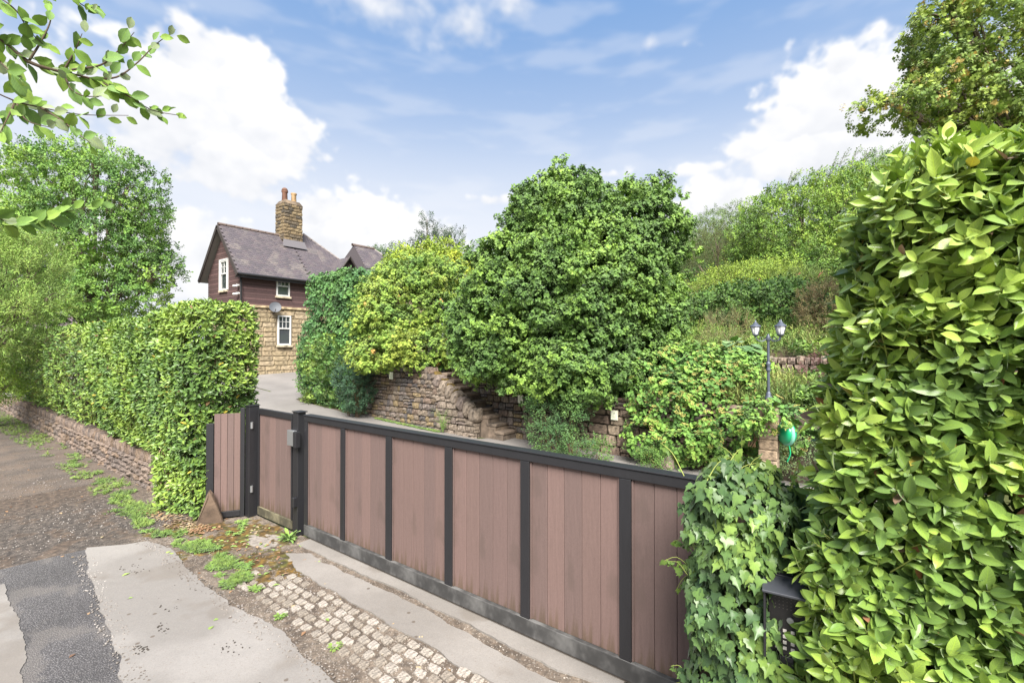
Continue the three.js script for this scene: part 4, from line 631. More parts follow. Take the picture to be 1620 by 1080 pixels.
// tree: tapered trunk, limbs to every lobe, crown of twigs
function tree(name, label, category, base, lobes, o) {
  const g = thing(name, label, category, base, o.group), r = random(o.seed), limbs = [], hub = base.clone().lerp(lobes[0][0], o.hub ?? 0.45);
  part('trunk', tube([base.clone().add(new THREE.Vector3(0, -0.2, 0)), base.clone().lerp(hub, 0.5).add(new THREE.Vector3(0.08 * (r() - 0.5), 0, 0.08 * (r() - 0.5))), hub], o.trunk, o.trunk * 0.7, 9), barkMat, g);
  for (const [c, rad] of lobes) {
    limbs.push(tube([hub, hub.clone().lerp(c, 0.5).add(new THREE.Vector3(0, 0.1 * rad[1], 0)), c], o.trunk * 0.5, o.trunk * 0.14, 6));
    for (let k = 0; k < (o.branches ?? 5); k++) { const d = new THREE.Vector3(r() - 0.5, r() - 0.35, r() - 0.5).normalize(), e = c.clone().add(d.clone().multiply(new THREE.Vector3(...rad)).multiplyScalar(0.85)); limbs.push(tube([c.clone().lerp(hub, 0.35), c.clone().lerp(e, 0.5).add(new THREE.Vector3(0, 0.06, 0)), e], o.trunk * 0.2, o.trunk * 0.04, 5)); }
  }
  part('limb', merged(limbs), barkMat, g);
  const [lo, hi] = bounds(lobes), pts = scatter(union(lobes.map(([c, rad]) => ellipsoid(c, rad))), lo, hi, o.count, { seed: o.seed, depth: 0.35, amp: 0.25, freq: 0.9, fill: 0.04, front: 0.7, ...o.scatter });
  sprays('crown', g, o.sprig, o.mat, pts, { seed: o.seed, ...o.spray });
  return g;
}
const ovalLeaf = blade(0.09, 0.06, { rows: 3, cols: 2, fold: 0.22, curl: 0.25 }), smallLeaf = blade(0.06, 0.034, { rows: 2, cols: 2, fold: 0.25 }), narrowLeaf = blade(0.085, 0.018, { rows: 3, cols: 2, fold: 0.3, curl: 0.3 });
const mapleLeaf = outlineLeaf([[0, -0.02], [0.22, -0.08], [0.2, 0.12], [0.52, 0.22], [0.34, 0.42], [0.38, 0.7], [0.14, 0.62], [0, 1]], 0.11);
const ivyOutline = [[0, 0.02], [0.16, -0.12], [0.42, -0.1], [0.5, 0.12], [0.36, 0.3], [0.42, 0.5], [0.2, 0.6], [0.1, 0.8], [0, 1]];
const plainMat = leafMat({ vertex: true, gloss: 0.3, sheen: 0.45 }), dullMat = leafMat({ vertex: true, gloss: 0.08, sheen: 0.5 });
// ---------- clipped hedges whose larger leaves are picked out singly
const place = (p, tip, face, s) => { const y = tip.clone().normalize(), z = face.clone().addScaledVector(y, -face.dot(y)).normalize(), x = new THREE.Vector3().crossVectors(y, z); return new THREE.Matrix4().makeBasis(x.multiplyScalar(s), y.multiplyScalar(s), z.multiplyScalar(s)).setPosition(p); };
function leaves(g, list, geos, mats, matInst, palette, o) { // list: {m, size, score, tint}; the 300 that show largest become single leaves, the rest one mass
  const b = g.position, r = random(o.seed), best = list.map((x, i) => [x.score, i]).sort((p, q) => q[0] - p[0]).slice(0, 300).filter((x) => x[0] > 0), chosen = new Set(best.map((x) => x[1]));
  const shift = new THREE.Matrix4().makeTranslation(-b.x, -b.y, -b.z), c = new THREE.Color();
  for (const [, i] of best) { const m = shadows(new THREE.Mesh(geos[Math.floor(r() * geos.length)], mats[list[i].tint])); m.name = 'leaf'; m.applyMatrix4(list[i].m.clone().premultiply(shift)); g.add(m); }
  geos.forEach((geo, k) => {
    const rest = list.filter((x, i) => !chosen.has(i) && i % geos.length === k), im = new THREE.InstancedMesh(geo, matInst, rest.length);
    rest.forEach((x, i) => { im.setMatrixAt(i, x.m.clone().premultiply(shift)); c.setRGB(...palette[x.tint]).multiplyScalar(0.85 + 0.3 * r()); im.setColorAt(i, c); });
    im.name = 'foliage'; im.userData.kind = 'stuff'; shadows(im); g.add(im);
  });
}
function shootHedge(g, pts, o) { // upright leafy shoots, as cherry laurel makes them
  const r = random(o.seed), list = [], stems = [];
  for (const { p, n, d } of pts) {
    const dir = n.clone().multiplyScalar(o.out ?? 0.8).addScaledVector(UP, o.up ?? 0.5).add(new THREE.Vector3(r() - 0.5, r() - 0.5, r() - 0.5).multiplyScalar(o.jitter ?? 0.9)).normalize(), a = new THREE.Vector3().crossVectors(dir, Math.abs(dir.y) > 0.95 ? new THREE.Vector3(1, 0, 0) : UP).normalize(), b = new THREE.Vector3().crossVectors(dir, a), k0 = r() * 6.28, len = o.shoot * (0.7 + 0.6 * r());
    stems.push([p, dir, len]);
    for (let k = 0; k < o.per; k++) {
      const t = (k + 0.5) / o.per, an = k0 + k * 2.5 + 0.5 * (r() - 0.5), side = a.clone().multiplyScalar(Math.cos(an)).addScaledVector(b, Math.sin(an)), open = mix(1.3, 0.55, t) + 0.4 * (r() - 0.5);
      const tip = side.clone().multiplyScalar(Math.sin(open)).addScaledVector(dir, Math.cos(open)), face = dir.clone().multiplyScalar(Math.sin(open)).addScaledVector(side, -Math.cos(open)).addScaledVector(UP, 0.3).addScaledVector(n, 0.45).add(new THREE.Vector3(r() - 0.5, r() - 0.5, r() - 0.5).multiplyScalar(0.5));
      const q = p.clone().addScaledVector(dir, len * t), s = (0.55 + 0.65 * r()) * (0.8 + 0.3 * Math.sin(t * 2.8)) * o.size, [x, y, dist] = seenAt(q), mid = q.clone().addScaledVector(tip, s * 0.06), ok = dist > 0.4 && x > 5 && x < 1615 && y > 5 && y < 1075 && d > -(o.show ?? 0.06) && n.dot(new THREE.Vector3(-q.x, EYE - q.y, -q.z).normalize()) > 0.25;
      const odd = r(); let tint = Math.min(o.tints - 1, Math.floor(clamp(0.5 + 0.5 * noise(q.x * o.patch, q.y * o.patch, q.z * o.patch + 9) + 0.7 * (r() - 0.5)) * o.tints)); if (odd < o.rare) tint = o.tints + Math.floor(r() * o.rares);
      list.push({ m: place(q, tip, face, s), score: ok ? (s / dist) * (0.4 + Math.abs(face.normalize().dot(mid.clone().sub(camera.position).normalize()))) : 0, tint });
    }
  }
  const im = new THREE.InstancedMesh((() => { const c = new THREE.CylinderGeometry(0.4, 1, 1, 5, 1, true); c.translate(0, 0.5, 0); return c; })(), o.stemMat, stems.length), M = new THREE.Matrix4(), q = new THREE.Quaternion(), b = g.position;
  stems.forEach(([p, dir, len], i) => { q.setFromUnitVectors(UP, dir); M.compose(p.clone().addScaledVector(dir, -len * 0.6).sub(b), q, new THREE.Vector3(o.stem, len * 1.6, o.stem)); im.setMatrixAt(i, M); });
  im.name = 'stems'; im.userData.kind = 'stuff'; shadows(im); g.add(im);
  return list;
}
const laurelPalette = [[0.135, 0.25, 0.032], [0.19, 0.325, 0.037], [0.245, 0.39, 0.044], [0.3, 0.45, 0.052], [0.365, 0.51, 0.062], [0.42, 0.36, 0.03], [0.34, 0.14, 0.05], [0.2, 0.12, 0.07]];
const laurelLeaves = [blade(0.135, 0.056, { rows: 5, cols: 4, fold: 0.22, curl: 0.16, wave: 0.012 }), blade(0.125, 0.06, { rows: 5, cols: 4, fold: 0.1, curl: 0.3, wave: 0.018 }), blade(0.145, 0.054, { rows: 5, cols: 4, fold: 0.35, curl: 0.05, wave: 0.02 }), blade(0.115, 0.05, { rows: 5, cols: 4, fold: 0.3, curl: -0.12, wave: 0.015 })];
const laurelMats = laurelPalette.map((c) => leafMat({ map: laurelLeafMap, gloss: 0.5, sheen: 0.25, color: new THREE.Color().setRGB(...c) })), laurelMass = leafMat({ map: laurelLeafMap, gloss: 0.5, sheen: 0.25 });
const thicket = std({ color: colour(72, 58, 42), map: barkMap, roughness: 1 });
function branchwork(g, seed, n, from, to, r0) { const r = random(seed), list = []; for (let k = 0; k < n; k++) { const a = from(r), b = to(r), m = a.clone().lerp(b, 0.5).add(new THREE.Vector3(r() - 0.5, 0, r() - 0.5).multiplyScalar(0.25)); list.push(tube([a, m, b], r0 * (0.6 + 0.8 * r()), r0 * 0.25, 6, 5)); } part('branches', merged(list), thicket, g, 'stuff'); }
{ // tall laurel by the camera
  const g = thing('laurel_hedge', 'tall glossy laurel hedge with big leaves beside the ivied gatepost', 'hedge', W(0.9, 0, 3.1));
  const lean = (p) => { const t = clamp((p.y - 1.0) / 2.4); return -0.21 + 0.3 * t; }, sdf = (p) => rounded(lean(p), 3.6, -0.6, 3.54, 2.62, 3.9, 0.24)(p);
  branchwork(g, 5, 90, (r) => W(0.1 + 2.6 * r(), 0, 3.1 + 0.5 * r()), (r) => W(0.0 + 3.2 * r(), 1.2 + 2.1 * r(), 2.85 + 0.8 * r()), 0.016);
  const pts = scatter(sdf, W(-0.6, 0, 4.0), W(2.6, 3.8, 2.3), 13500, { seed: 7, depth: 0.11, amp: 0.055, freq: 2.2, fill: 0.05, front: 0.9 });
  leaves(g, shootHedge(g, pts, { seed: 9, per: 6, shoot: 0.09, size: 0.72, tints: 5, rares: 3, rare: 0.016, patch: 1.6, stem: 0.004, stemMat: greenStem, show: 0.06 }), laurelLeaves, laurelMats, laurelMass, laurelPalette, { seed: 3 });
}
{ // clipped hedge along the lane
  const g = thing('lane_hedge', 'long clipped laurel hedge on the low lane wall', 'hedge', W(-12, 0, 3.3));
  const top = (u) => 3.2 + 0.16 * smooth(-10.5, -8.6, u), low = (u) => 0.02 + 0.78 * smooth(-9.1, -9.9, u), lift = (p) => { const f = smooth(-8.0, -7.6, p.x) ; return low(p.x) + 1.75 * f; };
  const sdf = (p) => Math.max(rounded(-34, -8.0, -1, top(p.x), 2.7 + 0.22 * smooth(-9.4, -8.2, p.x) * smooth(1.4, 0.2, p.y) + 0.3 * smooth(-9.2, -9.9, p.x) * smooth(1.9, 0.8, p.y), 3.75, 0.26)(p), (lift(p) - p.y) * 0.7, Math.hypot(Math.max(0, p.x + 8.35) * 0.0, 0) - 9, p.y < 1.9 ? (p.x + 8.12) * 0.8 : -9);
  branchwork(g, 15, 120, (r) => W(-24 + 15.6 * r(), 0.3, 3.2 + 0.6 * r()), (r) => W(-24 + 15.8 * r(), 1 + 2 * r(), 3.0 + 0.8 * r()), 0.025);
  const near = scatter(sdf, W(-14, 0, 4.3), W(-7.2, 3.9, 2.3), 16000, { seed: 17, depth: 0.06, amp: 0.035, freq: 1.4, fill: 0.03, front: 0.85 }), far = scatter(sdf, W(-34, 0.3, 4.3), W(-14, 3.9, 2.3), 9500, { seed: 19, depth: 0.07, amp: 0.045, freq: 1.4, fill: 0.03, front: 0.85 });
  const pal = [[0.09, 0.195, 0.026], [0.135, 0.26, 0.031], [0.185, 0.325, 0.038], [0.24, 0.385, 0.045], [0.3, 0.44, 0.053], [0.45, 0.36, 0.03], [0.25, 0.15, 0.06]];
  const geos = [blade(0.105, 0.046, { rows: 3, cols: 2, fold: 0.25, curl: 0.2 }), blade(0.095, 0.044, { rows: 3, cols: 2, fold: 0.35, curl: 0.05 })];
  leaves(g, shootHedge(g, [...near, ...far], { seed: 21, per: 5, shoot: 0.05, size: 0.84, tints: 5, rares: 2, rare: 0.012, patch: 0.9, stem: 0.004, stemMat: twigMat, show: 0.05 }), geos, pal.map((c) => leafMat({ map: laurelLeafMap, gloss: 0.6, sheen: 0.3, color: new THREE.Color().setRGB(...c) })), leafMat({ map: laurelLeafMap, gloss: 0.6, sheen: 0.3 }), pal, { seed: 23 });
}
function ivyCover(g, pts, o) { // leaves hang with their faces outwards
  const r = random(o.seed), list = [];
  for (const { p, n, d } of pts) {
    const face = n.clone().addScaledVector(UP, 0.35).add(new THREE.Vector3(r() - 0.5, r() - 0.5, r() - 0.5).multiplyScalar(0.9)).normalize(), tip = new THREE.Vector3(r() - 0.5, -0.9, r() - 0.5).addScaledVector(n, 0.5), s = o.size * (0.55 + 0.75 * r()), [x, y, dist] = seenAt(p), ok = dist > 0.4 && x > 5 && x < 1615 && y > 5 && y < 1075 && d > -0.05 && n.dot(new THREE.Vector3(-p.x, EYE - p.y, -p.z).normalize()) > 0.2;
    const tint = r() < (o.rare ?? 0) ? o.tints : Math.min(o.tints - 1, Math.floor(clamp(0.5 + 0.5 * noise(p.x * 2, p.y * 2, p.z * 2) + 0.8 * (r() - 0.5)) * o.tints)); list.push({ m: place(p, tip, face, s), score: ok ? s / dist : 0, tint });
  }
  return list;
}
const ivyPal = [[0.052, 0.125, 0.028], [0.075, 0.16, 0.033], [0.1, 0.2, 0.038], [0.135, 0.25, 0.044], [0.21, 0.34, 0.055]];
const ivyLeaves = [outlineLeaf(ivyOutline, 1, 0.12, 0.25), outlineLeaf(ivyOutline.map(([x, y]) => [x * 0.9, y * 1.05]), 1, 0.3, 0.1), outlineLeaf(ivyOutline.map(([x, y]) => [x * 1.15, y]), 1, 0.05, 0.4)];
{ // ivy-clad gatepost
  const g = thing('ivied_gatepost', 'gatepost smothered in dark green ivy in front of the sliding gate', 'ivy', W(-0.62, 0, 3.08));
  box('post', g, mortar, -0.78, -0.44, 0, 1.75, 2.98, 3.28, 0.02);
  const sdf = (p) => rounded(-0.84 + 0.04 * smooth(1.2, 2, p.y), -0.26, -0.5, 1.98, 2.78, 3.42, 0.24)(p), lo = W(-1.2, 0, 3.7), hi = W(-0.1, 2.25, 2.5);
  const pts = scatter(sdf, lo, hi, 8000, { seed: 27, depth: 0.05, amp: 0.07, freq: 3, fill: 0.02 });
  leaves(g, ivyCover(g, pts, { seed: 29, size: 0.06, tints: 5 }), ivyLeaves, ivyPal.map((c) => leafMat({ map: ivyLeafMap, gloss: 0.6, sheen: 0.3, color: new THREE.Color().setRGB(...c) })), leafMat({ map: ivyLeafMap, gloss: 0.4, sheen: 0.35 }), ivyPal, { seed: 31 });
  const r = random(77), tr = [], tl = []; // trailing stems
  for (let k = 0; k < 16; k++) { const top = k < 9, p = top ? W(-0.9 + 0.65 * r(), 1.9, 2.9 + 0.3 * r()) : W(-0.85, 0.5 + 1.1 * r(), 2.95 + 0.3 * r()), d = top ? new THREE.Vector3((r() - 0.5) * 0.35, 0.1 + 0.18 * r(), (r() - 0.5) * 0.3) : new THREE.Vector3(-0.06 - 0.1 * r(), 0.12 - 0.3 * r(), 0.08 * (r() - 0.5)), e = p.clone().add(d), c = p.clone().add(e).multiplyScalar(0.5).add(new THREE.Vector3(0, 0.04, 0)); tr.push(tube([p, c, e], 0.003, 0.0015, 4, 6)); for (let i = 0; i < 7; i++) tl.push({ p: p.clone().lerp(e, 0.2 + 0.13 * i), n: new THREE.Vector3(r() - 0.5, 0.3 + r() * 0.5, 0.6) }); }
  part('trailing_stems', merged(tr), greenStem, g, 'stuff'); sprays('trailing_leaves', g, ivyLeaves[0], leafMat({ map: ivyLeafMap, gloss: 0.3 }), tl, { seed: 5, size: [0.025, 0.06], out: -0.6, up: -0.3, jitter: 1.4, palette: [[0.12, 0.24, 0.04], [0.24, 0.38, 0.05]] });
}
{ // tall ivy column at the end of the retaining wall
  const c = W(-16.2, 0, 11.2), g = thing('ivy_column', 'tall column of clipped ivy between the house and the wall', 'ivy', W(-16.2, 0.5, 11.2));
  part('stump', tube([c.clone().setY(0.3), c.clone().setY(2.5), c.clone().setY(4.9)], 0.7, 0.6, 10), thicket, g);
  const lo = W(-18.8, 0.3, 13), hi = W(-13.4, 5.8, 9.2), sdf = union([rounded(-17.7, -14.5, -1, 5.4, 10.1, 12.5, 0.4), ellipsoid(W(-17.2, 2.2, 10.5), [0.9, 1.9, 0.7])]);
  const pts = scatter(sdf, lo, hi, 5200, { seed: 37, depth: 0.1, amp: 0.1, freq: 1.6, front: 0.9 }), geo = sprig(outlineLeaf(ivyOutline, 0.085, 0.15, 0.25), 7, 0.2, { seed: 2, scatter: 0.1, open0: 1.5, open1: 0.9 });
  sprays('foliage', g, geo, plainMat, pts, { seed: 4, size: [0.8, 1.3], up: 0.1, jitter: 0.8, palette: [[0.05, 0.15, 0.035], [0.08, 0.2, 0.042], [0.13, 0.28, 0.05]] });
  const tr = scatter(union([ellipsoid(W(-16.9, 1.7, 9.9), [0.55, 1.5, 0.4]), ellipsoid(W(-15.7, 1.9, 9.85), [0.8, 1.3, 0.4])]), W(-18, 0.35, 10.6), W(-14.4, 3.6, 9.2), 700, { seed: 39, depth: 0.15, amp: 0.2, freq: 2 });
  sprays('trailing_leaves', g, geo, plainMat, tr, { seed: 8, size: [0.8, 1.3], out: 0.7, up: -0.8, jitter: 0.7, palette: [[0.08, 0.19, 0.04], [0.15, 0.28, 0.05], [0.26, 0.38, 0.06]] });
}
// ---------- trees and shrubs. A lobe is where it shows (x, y in the photograph), how far off, and its radii in metres
const lobe = (px, py, d, rx, ry, rz = rx) => [at(px, py, d), [rx, ry, rz]];
const footOf = (px, d, y) => { const p = at(px, 547, d); p.y = y ?? groundY(p.x, -p.z); return p; };
const hazelSprig = sprig(outlineLeaf([[0, 0], [0.3, -0.06], [0.46, 0.2], [0.42, 0.5], [0.22, 0.78], [0, 1]], 0.075, 0.2, 0.3), 12, 0.24, { seed: 3, scatter: 0.1, open0: 1.5, open1: 0.8 });
const ovalSprig = sprig(ovalLeaf, 10, 0.26, { seed: 4, scatter: 0.08 }), smallSprig = sprig(smallLeaf, 14, 0.3, { seed: 5, scatter: 0.1 }), narrowSprig = sprig(narrowLeaf, 14, 0.34, { seed: 6, scatter: 0.06, open0: 0.9, open1: 0.35 }), mapleSprig = sprig(mapleLeaf, 8, 0.24, { seed: 7, scatter: 0.1, open0: 1.6, open1: 1.1 }), coarseSprig = sprig(blade(0.2, 0.12, { rows: 2, cols: 2, fold: 0.3 }), 12, 0.6, { seed: 8, scatter: 0.3 });
const finePine = sprig(blade(0.1, 0.012, { rows: 1, cols: 1, fold: 0 }), 18, 0.34, { seed: 12, scatter: 0.02, open0: 1.0, open1: 0.5 });

tree('hazel_tree', 'big round dark green leafy tree above the garden wall', 'tree', footOf(905, 13.8), [lobe(905, 480, 13.8, 2.7, 2.4, 2.6), lobe(890, 372, 13.9, 1.6, 1.5), lobe(1010, 385, 13.5, 1.25, 1.45), lobe(818, 465, 13.6, 1.4, 1.5), lobe(800, 545, 13.0, 1.25, 1.1, 1.2), lobe(1008, 500, 13.2, 1.2, 1.5, 1.3), lobe(990, 570, 12.6, 1.1, 0.9, 1), lobe(890, 585, 12.2, 1.7, 0.75, 1.2), lobe(760, 520, 14, 0.9, 1.1), lobe(885, 298, 13.9, 0.4, 0.45), lobe(925, 310, 13.8, 0.35, 0.4), lobe(1030, 312, 13.5, 0.4, 0.4), lobe(985, 318, 13.5, 0.3, 0.35), lobe(852, 328, 13.9, 0.4, 0.4), lobe(818, 368, 13.8, 0.4, 0.35), lobe(768, 412, 13.7, 0.4, 0.4), lobe(1060, 410, 13.3, 0.4, 0.5)],
  { seed: 101, trunk: 0.2, hub: 0.3, count: 32000, sprig: hazelSprig, mat: plainMat, branches: 7, scatter: { amp: 0.36, freq: 1.25, depth: 0.22, gap: -0.34, gapFreq: 1.1, gapFlat: 1.7, gapCut: 0.9, fill: 0.12 }, spray: { size: [0.65, 1.1], up: 0.5, jitter: 0.9, patch: 0.8, palette: [[0.062, 0.14, 0.022], [0.092, 0.19, 0.026], [0.13, 0.245, 0.032], [0.185, 0.315, 0.042]] } });
// a few leading shoots standing above the crown
tree('maple_tree', 'spreading yellow green maple above the retaining wall', 'tree', footOf(655, 17, 1.7), [lobe(650, 485, 16.6, 1.7, 1.2, 1.6), lobe(614, 505, 15.8, 1.1, 0.85, 1.1), lobe(690, 470, 17, 1.3, 1.3, 1.3), lobe(586, 562, 15.0, 0.75, 0.42, 0.8), lobe(640, 555, 15.2, 1.4, 0.55, 1.1), lobe(700, 555, 15.4, 0.9, 0.6, 0.9), lobe(622, 460, 16.4, 0.9, 0.5, 0.9), lobe(660, 435, 17.2, 1.2, 0.6, 1.2)],
  { seed: 111, trunk: 0.14, hub: 0.5, count: 9000, sprig: mapleSprig, mat: dullMat, branches: 6, scatter: { amp: 0.34, freq: 1.0, depth: 0.22, gap: -0.12, gapFreq: 1.0, gapFlat: 2.8 }, spray: { size: [0.5, 0.85], out: 0.8, up: 0.5, jitter: 0.6, patch: 0.6, palette: [[0.1, 0.2, 0.035], [0.16, 0.27, 0.035], [0.2, 0.3, 0.04], [0.27, 0.34, 0.045]], odd: [0.006, [0.4, 0.24, 0.06]] } });
tree('golden_tree', 'bright yellow green tree rising behind the maple', 'tree', footOf(700, 21), [lobe(690, 425, 20.5, 1.4, 0.9), lobe(720, 432, 20, 0.9, 0.9), lobe(650, 425, 21, 1.1, 0.6)], { seed: 121, trunk: 0.12, count: 2000, sprig: ovalSprig, mat: dullMat, scatter: { amp: 0.3, depth: 0.25 }, spray: { size: [0.9, 1.4], palette: [[0.17, 0.27, 0.025], [0.25, 0.34, 0.03], [0.33, 0.39, 0.035]] } });
tree('thin_conifer', 'thin pointed dark conifer top above the yellow trees', 'tree', footOf(677, 26), [lobe(677, 390, 26, 0.8, 0.9), lobe(676, 372, 26, 0.45, 0.7), lobe(675, 356, 26, 0.2, 0.5), lobe(712, 378, 26, 0.7, 0.35), lobe(700, 390, 26, 0.9, 0.5)], { seed: 131, trunk: 0.1, count: 520, sprig: smallSprig, mat: dullMat, scatter: { amp: 0.25, depth: 0.3, freq: 2 }, spray: { size: [1, 1.6], palette: [[0.03, 0.06, 0.03], [0.05, 0.09, 0.04]] } });
tree('distant_oak', 'dusky green tree behind the house roof', 'tree', footOf(610, 40), [lobe(605, 415, 40, 1.8, 1.2), lobe(622, 402, 40, 0.9, 0.8), lobe(640, 398, 40, 0.9, 0.6), lobe(570, 432, 40, 1.6, 0.8), lobe(650, 440, 38, 3, 1.6)], { seed: 141, trunk: 0.2, count: 1500, sprig: coarseSprig, mat: dullMat, scatter: { amp: 0.3, depth: 0.3, freq: 1.5 }, spray: { size: [0.5, 0.8], palette: [[0.05, 0.1, 0.035], [0.08, 0.14, 0.045]] } });
tree('beech_tree', 'tall feathery beech tree behind the lane hedge', 'tree', footOf(150, 24, 0), [lobe(140, 380, 24, 3.3, 3.0, 3), lobe(110, 290, 24, 2.4, 1.7, 2.2), lobe(180, 300, 23.6, 1.8, 1.5), lobe(150, 255, 24, 0.9, 0.9), lobe(215, 330, 23.4, 1.2, 0.8), lobe(222, 425, 23.4, 1.5, 1.0), lobe(60, 300, 24.5, 2.2, 1.8), lobe(205, 380, 23.6, 1.4, 1.2), lobe(245, 440, 23.2, 0.8, 0.5), lobe(20, 400, 25, 3, 2.6), lobe(60, 455, 23, 2.5, 1.6), lobe(170, 470, 23, 2.4, 1.0)],
  { seed: 151, trunk: 0.26, hub: 0.4, count: 14000, sprig: ovalSprig, mat: plainMat, branches: 8, scatter: { amp: 0.55, freq: 0.6, depth: 0.32, gap: -0.28, gapFreq: 0.8, gapFlat: 2.2 }, spray: { size: [0.9, 1.5], out: 0.9, up: 0.35, jitter: 0.7, patch: 0.35, palette: [[0.07, 0.17, 0.03], [0.12, 0.25, 0.035], [0.18, 0.33, 0.042], [0.25, 0.4, 0.052]] } });
tree('willow_shrub', 'pale narrow leaved willow leaning over the lane hedge', 'shrub', footOf(-40, 14, 0), [lobe(10, 420, 13.5, 1.2, 1.0), lobe(48, 440, 13.2, 0.8, 0.55), lobe(-10, 480, 13, 1.2, 0.9), lobe(35, 492, 12.8, 0.7, 0.4), lobe(-50, 430, 14, 1.6, 1.6), lobe(-20, 540, 12.6, 0.8, 0.5), lobe(75, 470, 13, 0.45, 0.25)], { seed: 161, trunk: 0.1, count: 4200, sprig: narrowSprig, mat: dullMat, scatter: { amp: 0.3, depth: 0.3, gap: -0.3 }, spray: { size: [0.8, 1.3], out: 0.9, up: 0.5, jitter: 0.9, palette: [[0.14, 0.24, 0.05], [0.21, 0.34, 0.066], [0.28, 0.42, 0.085]] } });
tree('verge_bush', 'light green bush at the far end of the lane hedge', 'shrub', footOf(-10, 15.5, 0), [lobe(5, 570, 15, 1.0, 0.7), lobe(40, 585, 15.4, 0.9, 0.6), lobe(10, 610, 14.6, 0.6, 0.45), lobe(-40, 590, 15, 1.2, 1)], { seed: 171, trunk: 0.05, count: 1200, sprig: smallSprig, mat: dullMat, scatter: { amp: 0.25, depth: 0.25 }, spray: { size: [0.7, 1.1], palette: [[0.14, 0.26, 0.03], [0.22, 0.36, 0.04], [0.3, 0.44, 0.05]] } });
// hillside to the side of the big tree
tree('hawthorn_tree', 'broad bright green tree on the hillside', 'tree', footOf(1290, 24), [lobe(1300, 380, 24, 3.6, 2.6, 3), lobe(1230, 380, 24, 2.0, 1.9), lobe(1370, 345, 24, 2.8, 2.0), lobe(1260, 335, 24.4, 1.6, 1.0), lobe(1330, 310, 24.4, 1.9, 1.0), lobe(1400, 300, 25, 2, 1.2), lobe(1300, 440, 22.5, 3.2, 1.2), lobe(1440, 390, 23, 3, 2.6)], { seed: 181, trunk: 0.16, count: 14000, sprig: ovalSprig, mat: dullMat, branches: 9, scatter: { amp: 0.7, freq: 0.75, depth: 0.28, gap: -0.3, gapFreq: 0.9, gapFlat: 1.8 }, spray: { size: [0.8, 1.4], up: 0.6, patch: 0.5, palette: [[0.08, 0.17, 0.025], [0.13, 0.24, 0.03], [0.19, 0.31, 0.035], [0.25, 0.37, 0.042]] } });
{ // wispy leading shoots over the hillside tree
  const g = thing('ash_saplings', 'wispy young shoots blowing above the bright hillside tree', 'tree', footOf(1330, 25)), r = random(9), stems = [], pts = [];
  for (const [x, y, h] of [[1205, 330, 45], [1240, 315, 50], [1248, 300, 30], [1285, 300, 40], [1310, 290, 50], [1325, 285, 55], [1345, 275, 45], [1362, 270, 40], [1385, 270, 30], [1270, 320, 40], [1225, 335, 30]]) { const a = at(x - 10, y + 40, 24.6), b = at(x + 12, y - h * 0.72, 24.6), c = at(x, y - 4, 24.6); stems.push(tube([a, c, b], 0.025, 0.008, 4, 6)); for (let k = 0; k < 26; k++) { const t = 0.15 + 0.85 * r(), p = a.clone().lerp(c, Math.min(1, t * 2)).lerp(b, Math.max(0, t * 2 - 1)); p.add(new THREE.Vector3(r() - 0.5, r() - 0.5, r() - 0.5).multiplyScalar(0.45 * (1.3 - t))); pts.push({ p, n: new THREE.Vector3(0.7, 0.3, 0.2) }); } }
  part('stems', merged(stems), barkMat, g, 'stuff'); sprays('foliage', g, sprig(smallLeaf, 6, 0.22, { seed: 15, scatter: 0.05 }), dullMat, pts, { seed: 3, size: [1.2, 2.0], palette: [[0.07, 0.13, 0.03], [0.15, 0.23, 0.04]] });
}
tree('yew_tree', 'dark olive yew tree on the slope past the big tree', 'tree', footOf(1140, 27), [lobe(1135, 415, 27, 1.7, 1.9), lobe(1110, 430, 27, 1.2, 1.2), lobe(1165, 420, 27, 1.2, 1.0), lobe(1135, 385, 27, 0.8, 0.9)], { seed: 191, trunk: 0.15, count: 1800, sprig: finePine, mat: dullMat, scatter: { amp: 0.4, depth: 0.3, freq: 1.2 }, spray: { size: [1.3, 2.0], up: 0.6, palette: [[0.06, 0.10, 0.022], [0.1, 0.14, 0.03], [0.15, 0.18, 0.035]] } });
for (const [n, lb, px, d, lobes, pal, seed, cnt] of [
  ['grey_willow', 'grey green bushy tree on the hill crest behind the yew', 1150, 42, [lobe(1150, 370, 42, 3.2, 2.2), lobe(1110, 385, 42, 2.4, 1.6), lobe(1180, 360, 42, 1.8, 1.6)], [[0.09, 0.15, 0.045], [0.14, 0.21, 0.055]], 201, 2200],
  ['hill_tree', 'bluish green tree at the top of the bright hillside', 1410, 32, [lobe(1400, 275, 32, 1.9, 1.3), lobe(1430, 285, 32, 1.8, 1.4), lobe(1360, 300, 32, 2, 1.2)], [[0.08, 0.15, 0.04], [0.13, 0.22, 0.05]], 211, 1400],
]) tree(n, lb, 'tree', footOf(px, d), lobes, { seed, trunk: 0.15, count: cnt, sprig: coarseSprig, mat: dullMat, scatter: { amp: 0.5, depth: 0.35, freq: 0.8 }, spray: { size: [0.45, 0.75], palette: pal } });
